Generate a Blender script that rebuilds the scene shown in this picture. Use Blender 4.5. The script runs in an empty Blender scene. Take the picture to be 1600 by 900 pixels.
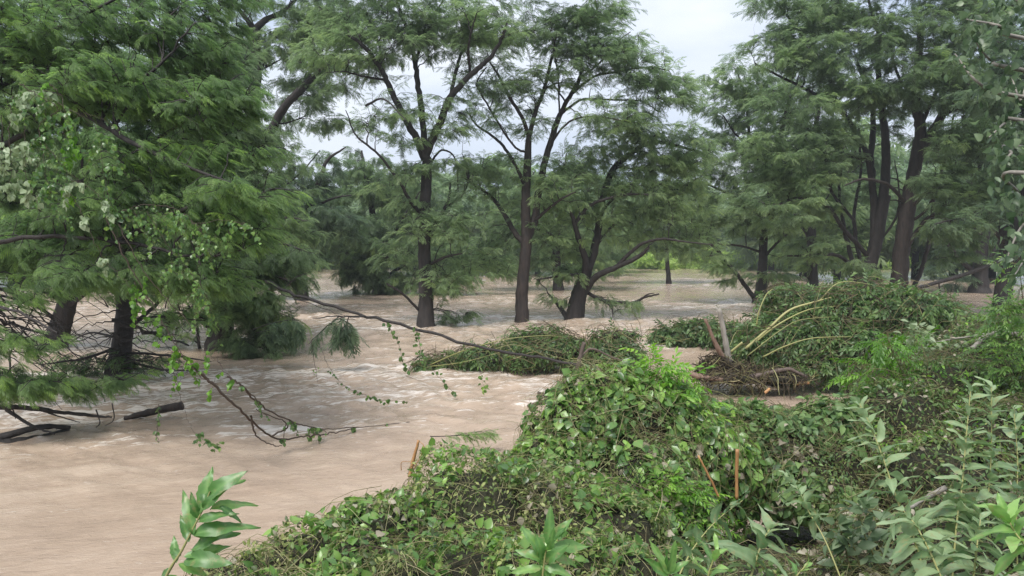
import bpy, math, random
import numpy as np
from mathutils import kdtree
R = math.radians
sc = bpy.context.scene
COL = sc.collection
rng = np.random.default_rng(7)
random.seed(7)

# ------------------------------------------------------------------ camera
H = 3.2                      # eye height above the water (z = 0)
FPX = 1155.0                 # focal length in pixels of a 1600 px wide frame
PITCH = math.atan((450 - 388) / FPX)
cam = bpy.data.cameras.new('camera')
cam.sensor_width = 36.0
cam.lens = 36.0 * FPX / 1600.0
cam.clip_start = 0.05
cam.clip_end = 3000
camo = bpy.data.objects.new('camera', cam)
COL.objects.link(camo)
camo.location = (0, 0, H)
camo.rotation_euler = (math.pi / 2 - PITCH, 0, 0)
sc.camera = camo

# ------------------------------------------------------------------ sky and light
SUN_EL, SUN_AZ = R(58), R(205)      # high, behind the cloud, a little behind the camera
w = bpy.data.worlds.new('World')
sc.world = w
w.use_nodes = True
nt = w.node_tree
nt.nodes.clear()
N = nt.nodes.new
out = N('ShaderNodeOutputWorld')
sky = N('ShaderNodeTexSky')
sky.sky_type = 'NISHITA'
sky.sun_disc = False
sky.sun_elevation = SUN_EL
sky.sun_rotation = SUN_AZ
sky.air_density = 1.0
sky.dust_density = 3.0
bg1 = N('ShaderNodeBackground')
bg1.inputs[1].default_value = 0.06
nt.links.new(sky.outputs[0], bg1.inputs[0])
tc = N('ShaderNodeTexCoord')
mp = N('ShaderNodeMapping')
mp.inputs['Scale'].default_value = (1.0, 1.0, 2.6)
nt.links.new(tc.outputs['Generated'], mp.inputs[0])
no = N('ShaderNodeTexNoise')
no.inputs['Scale'].default_value = 2.2
no.inputs['Detail'].default_value = 5
no.inputs['Roughness'].default_value = 0.5
nt.links.new(mp.outputs[0], no.inputs['Vector'])
cr = N('ShaderNodeValToRGB')
cr.color_ramp.elements[0].position = 0.38
cr.color_ramp.elements[0].color = (0.44, 0.52, 0.66, 1)
cr.color_ramp.elements[1].position = 0.62
cr.color_ramp.elements[1].color = (0.72, 0.76, 0.83, 1)
nt.links.new(no.outputs['Fac'], cr.inputs[0])
bg2 = N('ShaderNodeBackground')
bg2.inputs[1].default_value = 1.0
nt.links.new(cr.outputs[0], bg2.inputs[0])
mx = N('ShaderNodeMixShader')
mx.inputs[0].default_value = 0.9
nt.links.new(bg1.outputs[0], mx.inputs[1])
nt.links.new(bg2.outputs[0], mx.inputs[2])
nt.links.new(mx.outputs[0], out.inputs[0])

sl = bpy.data.lights.new('sun', 'SUN')
sl.energy = 2.8
sl.angle = R(28)
sl.color = (1.0, 0.97, 0.92)
so = bpy.data.objects.new('sun', sl)
COL.objects.link(so)
so.location = (0, 0, 60)
# direction to the sun for a sky rotation: x = sin(rot), y = cos(rot)
so.rotation_euler = (math.pi / 2 - SUN_EL, 0, math.pi - SUN_AZ)

vs = sc.view_settings
vs.view_transform = 'Standard'
vs.look = 'None'
vs.exposure = 0.63
vs.gamma = 1
cy = sc.cycles
cy.max_bounces = 6
cy.diffuse_bounces = 3
cy.glossy_bounces = 2
cy.transmission_bounces = 3
cy.transparent_max_bounces = 4
cy.volume_bounces = 0
cy.caustics_reflective = False
cy.caustics_refractive = False
cy.use_denoising = True
cy.denoising_prefilter = 'NONE'
cy.denoiser = 'OPENIMAGEDENOISE'
cy.denoising_input_passes = 'RGB_ALBEDO_NORMAL'
cy.sample_clamp_indirect = 4

HAZE = 0.0009
# ------------------------------------------------------------------ helpers
CP, SP = math.cos(PITCH), math.sin(PITCH)


def ray(px, py):
    x = (px - 800) / FPX
    v = (450 - py) / FPX
    return np.array([x, CP + v * SP, -SP + v * CP])


def P(px, py, d):
    r = ray(px, py)
    r = r * (d / r[1])
    return np.array([r[0], r[1], r[2] + H])


def W(px, py, z=0.0):
    r = ray(px, py)
    t = (z - H) / r[2]
    return np.array([r[0] * t, r[1] * t, z])


def PM(d):
    return d / FPX          # metres per photo pixel at distance d


def norm(v):
    v = np.asarray(v, float)
    return v / np.maximum(np.linalg.norm(v, axis=-1, keepdims=True), 1e-9)


class MB:
    """collects quads and builds ONE mesh object"""
    def __init__(s):
        s.v, s.f, s.t, s.n = [], [], [], 0

    def add(s, v, f, tone=0.5):
        v = np.asarray(v, float).reshape(-1, 3)
        s.v.append(v)
        s.f.append(np.asarray(f, int).reshape(-1, 4) + s.n)
        t = np.empty(len(v))
        t[:] = tone
        s.t.append(t)
        s.n += len(v)

    def build(s, name, mat, parent=None, base=None, smooth=False):
        v = np.concatenate(s.v)
        f = np.concatenate(s.f).astype(np.int32)
        t = np.concatenate(s.t)
        if base is None:
            base = np.array(parent.location) if parent is not None else np.zeros(3)
        v = v - base
        me = bpy.data.meshes.new(name)
        me.vertices.add(len(v))
        me.vertices.foreach_set('co', v.astype(np.float32).ravel())
        me.loops.add(f.size)
        me.loops.foreach_set('vertex_index', f.ravel())
        me.polygons.add(len(f))
        me.polygons.foreach_set('loop_start', np.arange(0, f.size, 4, dtype=np.int32))
        me.polygons.foreach_set('loop_total', np.full(len(f), 4, np.int32))
        a = me.attributes.new('tone', 'FLOAT', 'POINT')
        a.data.foreach_set('value', t.astype(np.float32))
        me.update(calc_edges=True)
        if smooth:
            me.polygons.foreach_set('use_smooth', np.ones(len(f), bool))
        me.materials.append(mat)
        o = bpy.data.objects.new(name, me)
        COL.objects.link(o)
        if parent is not None:
            o.parent = parent
        else:
            o.location = base
        return o


def tag(o, label=None, cat=None, group=None, kind=None):
    if label: o['label'] = label
    if cat: o['category'] = cat
    if group: o['group'] = group
    if kind: o['kind'] = kind
    return o


def thing(name, label, cat, loc, group=None):
    o = bpy.data.objects.new(name, None)
    o.empty_display_size = 0.2
    COL.objects.link(o)
    o.location = [float(c) for c in loc]
    return tag(o, label, cat, group)


# ------------------------------------------------------------------ materials
def newmat(name):
    m = bpy.data.materials.new(name)
    m.use_nodes = True
    t = m.node_tree
    t.nodes.clear()
    o = t.nodes.new('ShaderNodeOutputMaterial')
    return m, t, o


def ramp(t, stops):
    r = t.nodes.new('ShaderNodeValToRGB')
    e = r.color_ramp.elements
    while len(e) < len(stops):
        e.new(0.5)
    for k, (p, c) in enumerate(stops):
        e[k].position = p
        e[k].color = (*c, 1)
    return r


def leafmat(name, stops, trans=0.3, rough=0.5, spec=0.35, spots=0.0):
    m, t, o = newmat(name)
    at = t.nodes.new('ShaderNodeAttribute')
    at.attribute_name = 'tone'
    r = ramp(t, stops)
    t.links.new(at.outputs['Fac'], r.inputs[0])
    col = r.outputs[0]
    if spots:                                   # mud splashes and yellowed blotches
        tcn = t.nodes.new('ShaderNodeTexCoord')
        n_ = t.nodes.new('ShaderNodeTexNoise')
        n_.inputs['Scale'].default_value = 32
        n_.inputs['Detail'].default_value = 6
        n_.inputs['Roughness'].default_value = 0.7
        t.links.new(tcn.outputs['Object'], n_.inputs['Vector'])
        sr = ramp(t, [(0.54, (0, 0, 0)), (0.66, (spots, spots, spots))])
        t.links.new(n_.outputs['Fac'], sr.inputs[0])
        mc = t.nodes.new('ShaderNodeMix'); mc.data_type = 'RGBA'
        t.links.new(sr.outputs[0], mc.inputs['Factor'])
        t.links.new(col, mc.inputs[6])
        mc.inputs[7].default_value = (0.30, 0.25, 0.12, 1)
        col = mc.outputs[2]
    b = t.nodes.new('ShaderNodeBsdfPrincipled')
    b.inputs['Roughness'].default_value = rough
    b.inputs['Specular IOR Level'].default_value = spec
    t.links.new(col, b.inputs['Base Color'])
    tr = t.nodes.new('ShaderNodeBsdfTranslucent')
    hs = t.nodes.new('ShaderNodeHueSaturation')
    hs.inputs['Saturation'].default_value = 1.15
    hs.inputs['Value'].default_value = 2.2
    t.links.new(col, hs.inputs['Color'])
    t.links.new(hs.outputs[0], tr.inputs[0])
    mix = t.nodes.new('ShaderNodeMixShader')
    mix.inputs[0].default_value = trans
    t.links.new(b.outputs[0], mix.inputs[1])
    t.links.new(tr.outputs[0], mix.inputs[2])
    t.links.new(mix.outputs[0], o.inputs[0])
    return m


def barkmat(name, c1, c2, scale=6, rough=0.75, bump=0.6, stretch=0.25):
    m, t, o = newmat(name)
    tcn = t.nodes.new('ShaderNodeTexCoord')
    mpn = t.nodes.new('ShaderNodeMapping')
    mpn.inputs['Scale'].default_value = (1, 1, stretch)
    t.links.new(tcn.outputs['Object'], mpn.inputs[0])
    n = t.nodes.new('ShaderNodeTexNoise')
    n.inputs['Scale'].default_value = scale
    n.inputs['Detail'].default_value = 6
    n.inputs['Roughness'].default_value = 0.65
    t.links.new(mpn.outputs[0], n.inputs['Vector'])
    r = ramp(t, [(0.3, c1), (0.7, c2)])
    t.links.new(n.outputs['Fac'], r.inputs[0])
    b = t.nodes.new('ShaderNodeBsdfPrincipled')
    b.inputs['Roughness'].default_value = rough
    t.links.new(r.outputs[0], b.inputs['Base Color'])
    bp = t.nodes.new('ShaderNodeBump')
    bp.inputs['Strength'].default_value = bump
    bp.inputs['Distance'].default_value = 0.05
    t.links.new(n.outputs['Fac'], bp.inputs['Height'])
    t.links.new(bp.outputs[0], b.inputs['Normal'])
    t.links.new(b.outputs[0], o.inputs[0])
    return m


M = {}
# cypress needles: dull inner green -> fresh outer green
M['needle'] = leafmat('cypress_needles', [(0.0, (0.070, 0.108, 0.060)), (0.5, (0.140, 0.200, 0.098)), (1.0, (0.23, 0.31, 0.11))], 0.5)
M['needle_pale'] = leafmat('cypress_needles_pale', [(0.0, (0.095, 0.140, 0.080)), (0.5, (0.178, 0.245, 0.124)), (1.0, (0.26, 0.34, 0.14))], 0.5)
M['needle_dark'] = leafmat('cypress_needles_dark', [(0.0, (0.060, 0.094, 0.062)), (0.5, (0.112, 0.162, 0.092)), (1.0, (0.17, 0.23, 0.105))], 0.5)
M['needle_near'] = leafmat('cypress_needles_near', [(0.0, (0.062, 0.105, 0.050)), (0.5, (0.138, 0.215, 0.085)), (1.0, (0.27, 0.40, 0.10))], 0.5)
M['far'] = leafmat('far_leaves', [(0.0, (0.11, 0.16, 0.10)), (0.5, (0.185, 0.25, 0.145)), (1.0, (0.27, 0.34, 0.18))], 0.5)
M['far_bright'] = leafmat('bank_leaves', [(0.0, (0.18, 0.26, 0.08)), (0.6, (0.32, 0.43, 0.13)), (1.0, (0.42, 0.52, 0.18))], 0.4)
M['bark'] = barkmat('wet_bark', (0.010, 0.008, 0.0075), (0.044, 0.035, 0.032), 9, bump=1.0)
M['bark_red'] = barkmat('red_brown_bark', (0.012, 0.009, 0.008), (0.052, 0.037, 0.031), 10, bump=1.0)
M['bark_grey'] = barkmat('grey_bark', (0.16, 0.145, 0.12), (0.34, 0.31, 0.27), 14, bump=0.3)
M['wood'] = barkmat('wet_dead_wood', (0.05, 0.035, 0.028), (0.15, 0.11, 0.09), 12)


# ------------------------------------------------------------------ tubes
def catmull(pts, n):
    """pts (K,D) -> smooth polyline with n points per span"""
    pts = np.asarray(pts, float)
    if len(pts) < 3:
        t = np.linspace(0, 1, n * (len(pts) - 1) + 1)[:, None]
        return pts[0] * (1 - t) + pts[-1] * t
    p = np.vstack([2 * pts[0] - pts[1], pts, 2 * pts[-1] - pts[-2]])
    o = []
    for k in range(1, len(p) - 2):
        t = np.linspace(0, 1, n, endpoint=False)[:, None]
        a, b, c, d = p[k - 1], p[k], p[k + 1], p[k + 2]
        o.append(0.5 * ((2 * b) + (-a + c) * t + (2 * a - 5 * b + 4 * c - d) * t ** 2 + (-a + 3 * b - 3 * c + d) * t ** 3))
    o.append(pts[-1][None])
    return np.vstack(o)


def tubes(mb, paths, radii, sides=5, tone=0.5, lump=0.0, cap=False):
    """paths (N,S,3), radii (N,S): N tubes in one go"""
    paths = np.asarray(paths, float)
    radii = np.asarray(radii, float)
    if paths.ndim == 2:
        paths, radii = paths[None], radii[None]
    if cap:
        paths = np.concatenate([paths[:, :1], paths, paths[:, -1:]], 1)
        radii = np.concatenate([radii[:, :1] * 0.02, radii, radii[:, -1:] * 0.02], 1)
    n, s, _ = paths.shape
    g = np.empty_like(paths)
    g[:, 1:-1] = paths[:, 2:] - paths[:, :-2]
    g[:, 0] = paths[:, 1] - paths[:, 0]
    g[:, -1] = paths[:, -1] - paths[:, -2]
    if cap:
        g[:, 0] = g[:, 1]
        g[:, -1] = g[:, -2]
    g = norm(g)
    ax = norm(paths[:, -1] - paths[:, 0])
    ref = np.where(np.abs(ax[:, 2:3]) > 0.7, np.array([[1.0, 0.13, 0]]), np.array([[0.05, 0.1, 1.0]]))
    u = norm(np.cross(g, ref[:, None, :]))
    v = np.cross(g, u)
    a = np.arange(sides) * 2 * math.pi / sides
    rr = radii[:, :, None, None] * np.ones((1, 1, sides, 1))
    if lump:
        lob = 1 + lump * np.sin(a * 3 + 0.7)[None, None, :, None] * 0.7 + lump * rng.normal(size=(n, s, sides, 1)) * 0.5
        rr = rr * lob
    V = paths[:, :, None, :] + rr * (u[:, :, None, :] * np.cos(a)[None, None, :, None] + v[:, :, None, :] * np.sin(a)[None, None, :, None])
    idx = np.arange(n * s * sides).reshape(n, s, sides)
    i0, i1 = idx[:, :-1], idx[:, 1:]
    F = np.stack([i0, np.roll(i0, -1, 2), np.roll(i1, -1, 2), i1], -1)
    tt = tone if np.isscalar(tone) else np.repeat(np.asarray(tone), s * sides)
    mb.add(V.reshape(-1, 3), F.reshape(-1, 4), tt)


def stamp(mb, tv, tf, org, X, Y, Z, tone, vt=None):
    """place the template (tv, tf) at every origin with axes X, Y, Z (already scaled)"""
    n, k = len(org), len(tv)
    if n == 0:
        return
    V = org[:, None] + tv[None, :, 0:1] * X[:, None] + tv[None, :, 1:2] * Y[:, None] + tv[None, :, 2:3] * Z[:, None]
    F = tf[None] + (np.arange(n) * k)[:, None, None]
    t = np.repeat(np.clip(np.asarray(tone) * np.ones(n), 0, 1), k)
    if vt is not None:
        t = np.clip(t + np.tile(vt, n), 0, 1)
    mb.add(V.reshape(-1, 3), F.reshape(-1, 4), t)


def frames(d, up, s, twist=0.0):
    d = norm(d)
    x = norm(np.cross(d, up))
    z = np.cross(x, d)
    if np.ndim(twist) or twist:
        c, sn = np.cos(twist)[:, None], np.sin(twist)[:, None]
        x, z = x * c + z * sn, z * c - x * sn
    s = np.asarray(s)
    if s.ndim == 0:
        s = np.full(len(d), float(s))
    s = s[:, None]
    return x * s, d * s, z * s


# ------------------------------------------------------------------ templates
def frond(nf, fl=0.34, fw=0.055, droop=0.28, jit=0.12, seed=0):
    """a feathery cypress spray, unit length along +Y"""
    r = np.random.default_rng(seed)
    V, F, T = [], [], []
    for k in range(nf):
        t = 0.06 + 0.94 * (k + 0.5) / nf
        sd = 1 if k % 2 else -1
        L = fl * (0.55 + 0.75 * math.sin(math.pi * min(1, t * 0.85 + 0.12))) * r.uniform(0.8, 1.2)
        an = R(52 - 22 * t) + r.normal() * jit
        if k == nf - 1:
            an = 0.05
        b = np.array([0, t, -droop * t * t])
        dd = norm(np.array([sd * math.sin(an), math.cos(an), -0.25 - droop * t + r.normal() * jit]))
        ww = np.cross(dd, [0.1 * sd, 0, 1.0])
        ww = norm(ww + r.normal(size=3) * 0.25) * fw * 0.5
        m = b + dd * L * 0.5
        V += [b, m + ww, b + dd * L + np.array([0, 0, -0.05 * L]), m - ww]
        n0 = len(V) - 4
        F.append([n0, n0 + 1, n0 + 2, n0 + 3])
        T += [r.normal() * 0.05] * 4
    # rachis
    for a, b in ((0, 0.5), (0.5, 1)):
        n0 = len(V)
        w_ = 0.008
        V += [np.array([-w_, a, -droop * a * a]), np.array([w_, a, -droop * a * a]),
              np.array([w_, b, -droop * b * b]), np.array([-w_, b, -droop * b * b])]
        F.append([n0, n0 + 1, n0 + 2, n0 + 3])
        T += [-0.1] * 4
    return np.array(V), np.array(F), np.array(T)


FR_MID = [frond(14, 0.36, 0.066, 0.22 + 0.12 * k, seed=k) for k in range(4)]
FR_NEAR = [frond(26, 0.30, 0.040, 0.20 + 0.10 * k, seed=k + 10) for k in range(4)]
FR_FAR = [frond(8, 0.45, 0.16, 0.25, 0.25, seed=k + 20) for k in range(3)]


def leaf(ns=4, width=0.62, peak=0.35, fold=0.12, curl=0.18, tip=1.0, wav=0.0, seed=0, base=0.25):
    """a leaf blade, unit length along +Y, normal +Z"""
    r = np.random.default_rng(seed)
    V, T = [], []
    for k in range(ns + 1):
        t = k / ns
        if t < peak:
            wd = base + (1 - base) * math.sin(math.pi / 2 * t / peak)
            if t == 0: wd = base * 0.35
        else:
            wd = math.cos(math.pi / 2 * (t - peak) / (1 - peak)) ** tip
        wd = max(wd, 0.01) * width / 2
        if 0 < k < ns: wd *= 1 + (r.uniform(-1, 1) * wav)
        zc = -curl * t * t
        zz = r.normal(size=2) * wav * 0.12
        V += [[-wd, t, zc + fold * wd * 2 + zz[0]], [0, t, zc], [wd, t, zc + fold * wd * 2 + zz[1]]]
        T += [0.0, 0.10, 0.0]
    F = []
    for k in range(ns):
        a = 3 * k
        F += [[a, a + 1, a + 4, a + 3], [a + 1, a + 2, a + 5, a + 4]]
    return np.array(V), np.array(F), np.array(T)


LF_HEART = [leaf(4, 0.92, 0.28, 0.10 + .08 * k, 0.10 + .12 * k, 1.0, 0.12, k, 0.6) for k in range(3)]
LF_OVAL = [leaf(3, 0.55, 0.40, 0.14, 0.10 + .15 * k, 0.9, 0.1, k) for k in range(3)]
LF_SMALL = [leaf(2, 0.50, 0.5, 0.15, 0.15, 0.8, 0.0, k) for k in range(2)]


def compound(nl, ll, lw, droop, seed=0):
    """pinnate leaf, unit length along +Y"""
    r = np.random.default_rng(seed)
    lv, lf, lt = leaf(2, lw, 0.45, 0.15, 0.2, 0.9, 0, seed)
    mb = MB()
    for k in range(nl):
        t = 0.2 + 0.8 * k / (nl - 1)
        sd = 1 if k % 2 else -1
        an = R(58 - 12 * t) * sd + r.normal() * 0.15 if k < nl - 1 else 0
        d = norm(np.array([[math.sin(an), math.cos(an), -0.35 - 0.3 * r.random()]]))
        X, Y, Z = frames(d, np.array([[0, 0, 1.0]]), ll * r.uniform(0.85, 1.15))
        stamp(mb, lv, lf, np.array([[0, t, -droop * t * t]]), X, Y, Z, 0.5 + r.normal() * 0.05, lt)
    v = np.concatenate(mb.v); f = np.concatenate(mb.f); t = np.concatenate(mb.t) - 0.5
    n0 = len(v)
    w_ = 0.01
    v = np.vstack([v, [[-w_, 0, 0], [w_, 0, 0], [w_, 1, -droop], [-w_, 1, -droop]]])
    f = np.vstack([f, [[n0, n0 + 1, n0 + 2, n0 + 3]]])
    return v, f, np.concatenate([t, [0.1] * 4])


CPD = [compound(7, 0.42, 0.42, 0.25 + .1 * k, k) for k in range(3)]
CPD_LONG = [compound(11, 0.30, 0.34, 0.35 + .1 * k, k + 5) for k in range(3)]


def scatter(mb, temps, org, d, up, s, tone, twist=None):
    """spread instances over the template variants"""
    n = len(org)
    which = rng.integers(0, len(temps), n)
    tw = np.zeros(n) if twist is None else twist
    s = np.ones(n) * s
    tone = np.ones(n) * tone
    for k, (tv, tf, tt) in enumerate(temps):
        m = which == k
        if m.any():
            X, Y, Z = frames(d[m], up[m], s[m], tw[m] + 1e-6)
            stamp(mb, tv, tf, org[m], X, Y, Z, tone[m], tt)

# ------------------------------------------------------------------ ground
# one sheet: river bed below the flood, the near bank under the camera and the far bank
NEAR = [(-4.6, 2.4), (-1.7, 3.9), (-0.9, 4.9), (-0.2, 5.7), (0.2, 6.6), (1.5, 8.0), (3.2, 8.6), (5.2, 9.0), (8, 10), (14, 15)]
NX, NY = [a for a, b in NEAR], [b for a, b in NEAR]


def shore(x):
    return np.interp(x, NX, NY, left=0.6, right=22)


def ground_z(x, y):
    s = shore(x)
    z = 1.45 - 0.19 * np.clip(y - 2, 0, 5) - 3.4 / (1 + np.exp(-(y - s + 0.1) * 3.2))
    far = 118 + 6 * np.sin(x * 0.05)
    z = z + 3.0 / (1 + np.exp(-(y - far) * 0.5)) + np.clip((y - far) * 0.012, 0, 6)
    z = z + 0.06 * np.sin(x * 2.3 + y) * np.sin(y * 1.9)
    return z


def grid_sheet(xs, ys, zf):
    X, Y = np.meshgrid(xs, ys)
    v = np.stack([X, Y, zf(X, Y)], -1).reshape(-1, 3)
    i = np.arange(len(ys) * len(xs)).reshape(len(ys), len(xs))
    f = np.stack([i[:-1, :-1], i[:-1, 1:], i[1:, 1:], i[1:, :-1]], -1).reshape(-1, 4)
    return v, f


def spaced(lo, mid, hi, n1, n2, step):
    a = -np.geomspace(step, 1, n1)[::-1]
    return a


xs = np.concatenate([-np.geomspace(12, 900, 30)[::-1], np.arange(-11.6, 12, 0.35), np.geomspace(12, 900, 30)])
ys = np.concatenate([-np.geomspace(3, 300, 12)[::-1], np.arange(-2.5, 14, 0.25), np.geomspace(14.3, 100, 18), np.arange(104, 140, 2), np.geomspace(142, 1500, 14)])
mb = MB()
v, f = grid_sheet(xs, ys, ground_z)
mb.add(v, f)
m, t, o = newmat('muddy_soil')
n = t.nodes.new('ShaderNodeTexNoise'); n.inputs['Scale'].default_value = 9; n.inputs['Detail'].default_value = 8
tcn = t.nodes.new('ShaderNodeTexCoord'); t.links.new(tcn.outputs['Object'], n.inputs['Vector'])
r = ramp(t, [(0.3, (0.016, 0.014, 0.009)), (0.6, (0.035, 0.036, 0.02)), (0.8, (0.08, 0.06, 0.04))])
t.links.new(n.outputs['Fac'], r.inputs[0])
b = t.nodes.new('ShaderNodeBsdfPrincipled'); b.inputs['Roughness'].default_value = 0.9
t.links.new(r.outputs[0], b.inputs['Base Color'])
bp = t.nodes.new('ShaderNodeBump'); bp.inputs['Strength'].default_value = 0.8; bp.inputs['Distance'].default_value = 0.1
t.links.new(n.outputs['Fac'], bp.inputs['Height']); t.links.new(bp.outputs[0], b.inputs['Normal'])
t.links.new(b.outputs[0], o.inputs[0])
tag(mb.build('ground', m, smooth=True), kind='structure')

# ------------------------------------------------------------------ water
WAKES = []          # (x, y, radius, strength): rough water round trunks and debris
for px, py, rr, st in ((666, 515, .5, 1), (815, 508, .5, 1), (898, 498, .8, 1), (1185, 480, .8, 1), (90, 545, .7, 1), (185, 590, .6, 1), (345, 545, .6, 1),
                       (310, 540, .4, .8), (1560, 512, .8, .8), (660, 575, .7, .7), (760, 578, .9, .5), (900, 578, .9, .5), (150, 640, 1.0, 1.3), (60, 655, 1.0, 1.3),
                       (1110, 600, .8, 1), (1220, 604, .8, .8), (1030, 545, .6, .6), (215, 645, .9, 1.2), (440, 680, .35, .6), (540, 672, .3, .6), (590, 455, 1.6, .6),
                       (270, 600, 1.2, 1.2), (100, 600, 1.6, 1.2), (20, 615, 1.2, 1.2), (400, 530, 1.0, .8), (1345, 470, 1.2, .8), (1410, 472, 1.2, .8)):
    p = W(px, py)
    WAKES.append((p[0], p[1], rr, st))

FLOW = norm(np.array([-0.96, -0.28]))       # the river runs to the left and a little towards the camera


def water_height(X, Y, cell):
    u = X * FLOW[0] + Y * FLOW[1]
    v = -X * FLOW[1] + Y * FLOW[0]
    r = np.random.default_rng(5)
    wu = u + 0.7 * np.sin(v * 0.55 + 1) + 0.35 * np.sin(v * 1.3 + u * 0.4)
    wv = v + 0.8 * np.sin(u * 0.35) + 0.3 * np.sin(u * 0.9 + v * 0.7)
    z = np.zeros_like(X)
    env = 0.62 + 0.38 * np.sin(u * 0.21 + 1.3) * np.sin(v * 0.33 + 0.4) + 0.25 * np.sin(v * 0.13 + u * 0.05)
    # standing rapids farther out, smoother current near the bank
    dist = np.clip((Y - 4) / 12, 0.45, 1.0)
    for k in range(90):
        lam = 0.14 * (28 ** r.random())
        a = r.normal() * 0.75 + math.pi / 2 * (r.random() < 0.55) * 1.0
        kx, ky = math.cos(a), math.sin(a)
        amp = 0.0105 * lam ** 0.95 * (1.5 if lam < 0.6 else (1.0 if lam < 1.2 else (1.2 / lam) ** 1.1))
        ph = r.uniform(0, 6.28)
        fade = np.clip(lam / (cell * 2.5) - 0.6, 0, 1)
        s = np.sin(2 * math.pi / lam * (wu * kx + wv * ky) + ph + 1.4 * np.sin(wu * 0.8 / lam ** .5 + k) + 1.1 * np.sin(wv * 0.6 / lam ** .5 - k))
        z += fade * amp * (s + 0.55 * s * s - 0.2 * s ** 3)
    z *= env * dist
    foam = np.zeros_like(X)
    for (cx, cy_, rr, st) in WAKES:
        du = (X - cx) * FLOW[0] + (Y - cy_) * FLOW[1]
        dv = -(X - cx) * FLOW[1] + (Y - cy_) * FLOW[0]
        front = np.exp(-((du + rr * 0.6) / (rr * 0.55)) ** 2 - (dv / (rr * 0.9)) ** 2)
        tail = np.exp(-((dv) / (rr * (0.7 + 0.22 * np.maximum(du, 0)))) ** 2) * np.where(du > 0, np.exp(-du / (rr * 5)), np.exp(-(du / (rr * .7)) ** 2))
        z += st * (0.05 * front + 0.035 * tail * np.sin(du * 7 + 2.2 * np.sin(dv * 5) + cx) * np.clip(0.3 / np.maximum(cell, 1e-3) - 1, 0, 1))
        foam += st * (front + 0.9 * tail)
    # crests carry foam too
    foam += np.clip(z * 14 - 0.55, 0, 1) * 0.6
    return z, np.clip(foam, 0, 1)


rad = np.geomspace(1.2, 420, 900)
ang = np.radians(np.concatenate([np.linspace(-90, -38, 60, endpoint=False), np.linspace(-38, 38, 1000, endpoint=False), np.linspace(38, 90, 61)]))
Rr, Aa = np.meshgrid(rad, ang, indexing='ij')
X, Y = Rr * np.sin(Aa), Rr * np.cos(Aa)
cell = np.maximum(Rr * 0.0065, Rr * R(0.076))
Z, FO = water_height(X, Y, cell)
v = np.stack([X, Y, Z], -1).reshape(-1, 3)
i = np.arange(X.size).reshape(X.shape)
f = np.stack([i[:-1, :-1], i[1:, :-1], i[1:, 1:], i[:-1, 1:]], -1).reshape(-1, 4)
mb = MB()
mb.add(v, f[:, ::-1], FO.ravel())
m, t, o = newmat('muddy_flood_water')
L = t.links.new
tcn = t.nodes.new('ShaderNodeTexCoord')
rot = t.nodes.new('ShaderNodeMapping')
rot.inputs['Rotation'].default_value = (0, 0, -math.atan2(FLOW[1], FLOW[0]))
L(tcn.outputs['Object'], rot.inputs[0])
def wnoise(sx, sy, scale, detail, rough=0.6, dist=0.0):
    mp_ = t.nodes.new('ShaderNodeMapping'); mp_.inputs['Scale'].default_value = (sx, sy, 1)
    L(rot.outputs[0], mp_.inputs[0])
    n_ = t.nodes.new('ShaderNodeTexNoise'); n_.inputs['Scale'].default_value = scale
    n_.inputs['Detail'].default_value = detail; n_.inputs['Roughness'].default_value = rough; n_.inputs['Distortion'].default_value = dist
    L(mp_.outputs[0], n_.inputs['Vector'])
    return n_.outputs['Fac']
def math_(op, a, b=None, c=None, clamp=False):
    n_ = t.nodes.new('ShaderNodeMath'); n_.operation = op; n_.use_clamp = clamp
    for k, x in enumerate((a, b, c)):
        if x is None: continue
        if isinstance(x, (int, float)): n_.inputs[k].default_value = x
        else: L(x, n_.inputs[k])
    return n_.outputs[0]
big = wnoise(0.35, 1.0, 0.35, 4)
silt = wnoise(0.3, 1.0, 1.6, 6, 0.62, 0.8)
fine = wnoise(0.45, 1.0, 7.0, 7, 0.68, 0.6)
finer = wnoise(0.6, 1.0, 26.0, 4, 0.6, 0.3)
streak = wnoise(0.20, 1.2, 4.2, 8, 0.74, 1.0)
mud_contrast = math_('ADD', math_('MULTIPLY', silt, 0.45), math_('ADD', math_('MULTIPLY', big, 0.3), math_('MULTIPLY', fine, 0.25)))  # silt tones; their light and dark mottle also paints in ripple contrast
base = ramp(t, [(0.36, (0.295, 0.222, 0.168)), (0.5, (0.405, 0.308, 0.232)), (0.64, (0.485, 0.382, 0.296))])
L(mud_contrast, base.inputs[0])
at = t.nodes.new('ShaderNodeAttribute'); at.attribute_name = 'tone'
# foam: torn streaks anywhere, dense near obstacles
thr = math_('SUBTRACT', 0.618, math_('MULTIPLY', at.outputs['Fac'], 0.15))
fm = math_('MULTIPLY', math_('SUBTRACT', math_('ADD', math_('MULTIPLY', streak, 0.62), math_('MULTIPLY', fine, 0.38)), thr), 14.0, clamp=True)
fleck = wnoise(0.30, 1.0, 13.0, 5, 0.7, 1.2)
patch = wnoise(0.5, 1.0, 0.9, 3)
fk = math_('MULTIPLY', math_('SUBTRACT', fleck, math_('SUBTRACT', 0.78, math_('MULTIPLY', patch, 0.28))), 10.0, clamp=True)
fm = math_('MAXIMUM', math_('MULTIPLY', fm, 0.8), math_('MULTIPLY', fk, 0.55))
mixc = t.nodes.new('ShaderNodeMix'); mixc.data_type = 'RGBA'
L(fm, mixc.inputs['Factor']); L(base.outputs[0], mixc.inputs[6]); mixc.inputs[7].default_value = (0.74, 0.68, 0.62, 1)
b = t.nodes.new('ShaderNodeBsdfPrincipled')
L(mixc.outputs[2], b.inputs['Base Color'])
b.inputs['IOR'].default_value = 1.33
L(math_('ADD', math_('MULTIPLY', fm, 0.5), 0.06), b.inputs['Roughness'])
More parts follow.
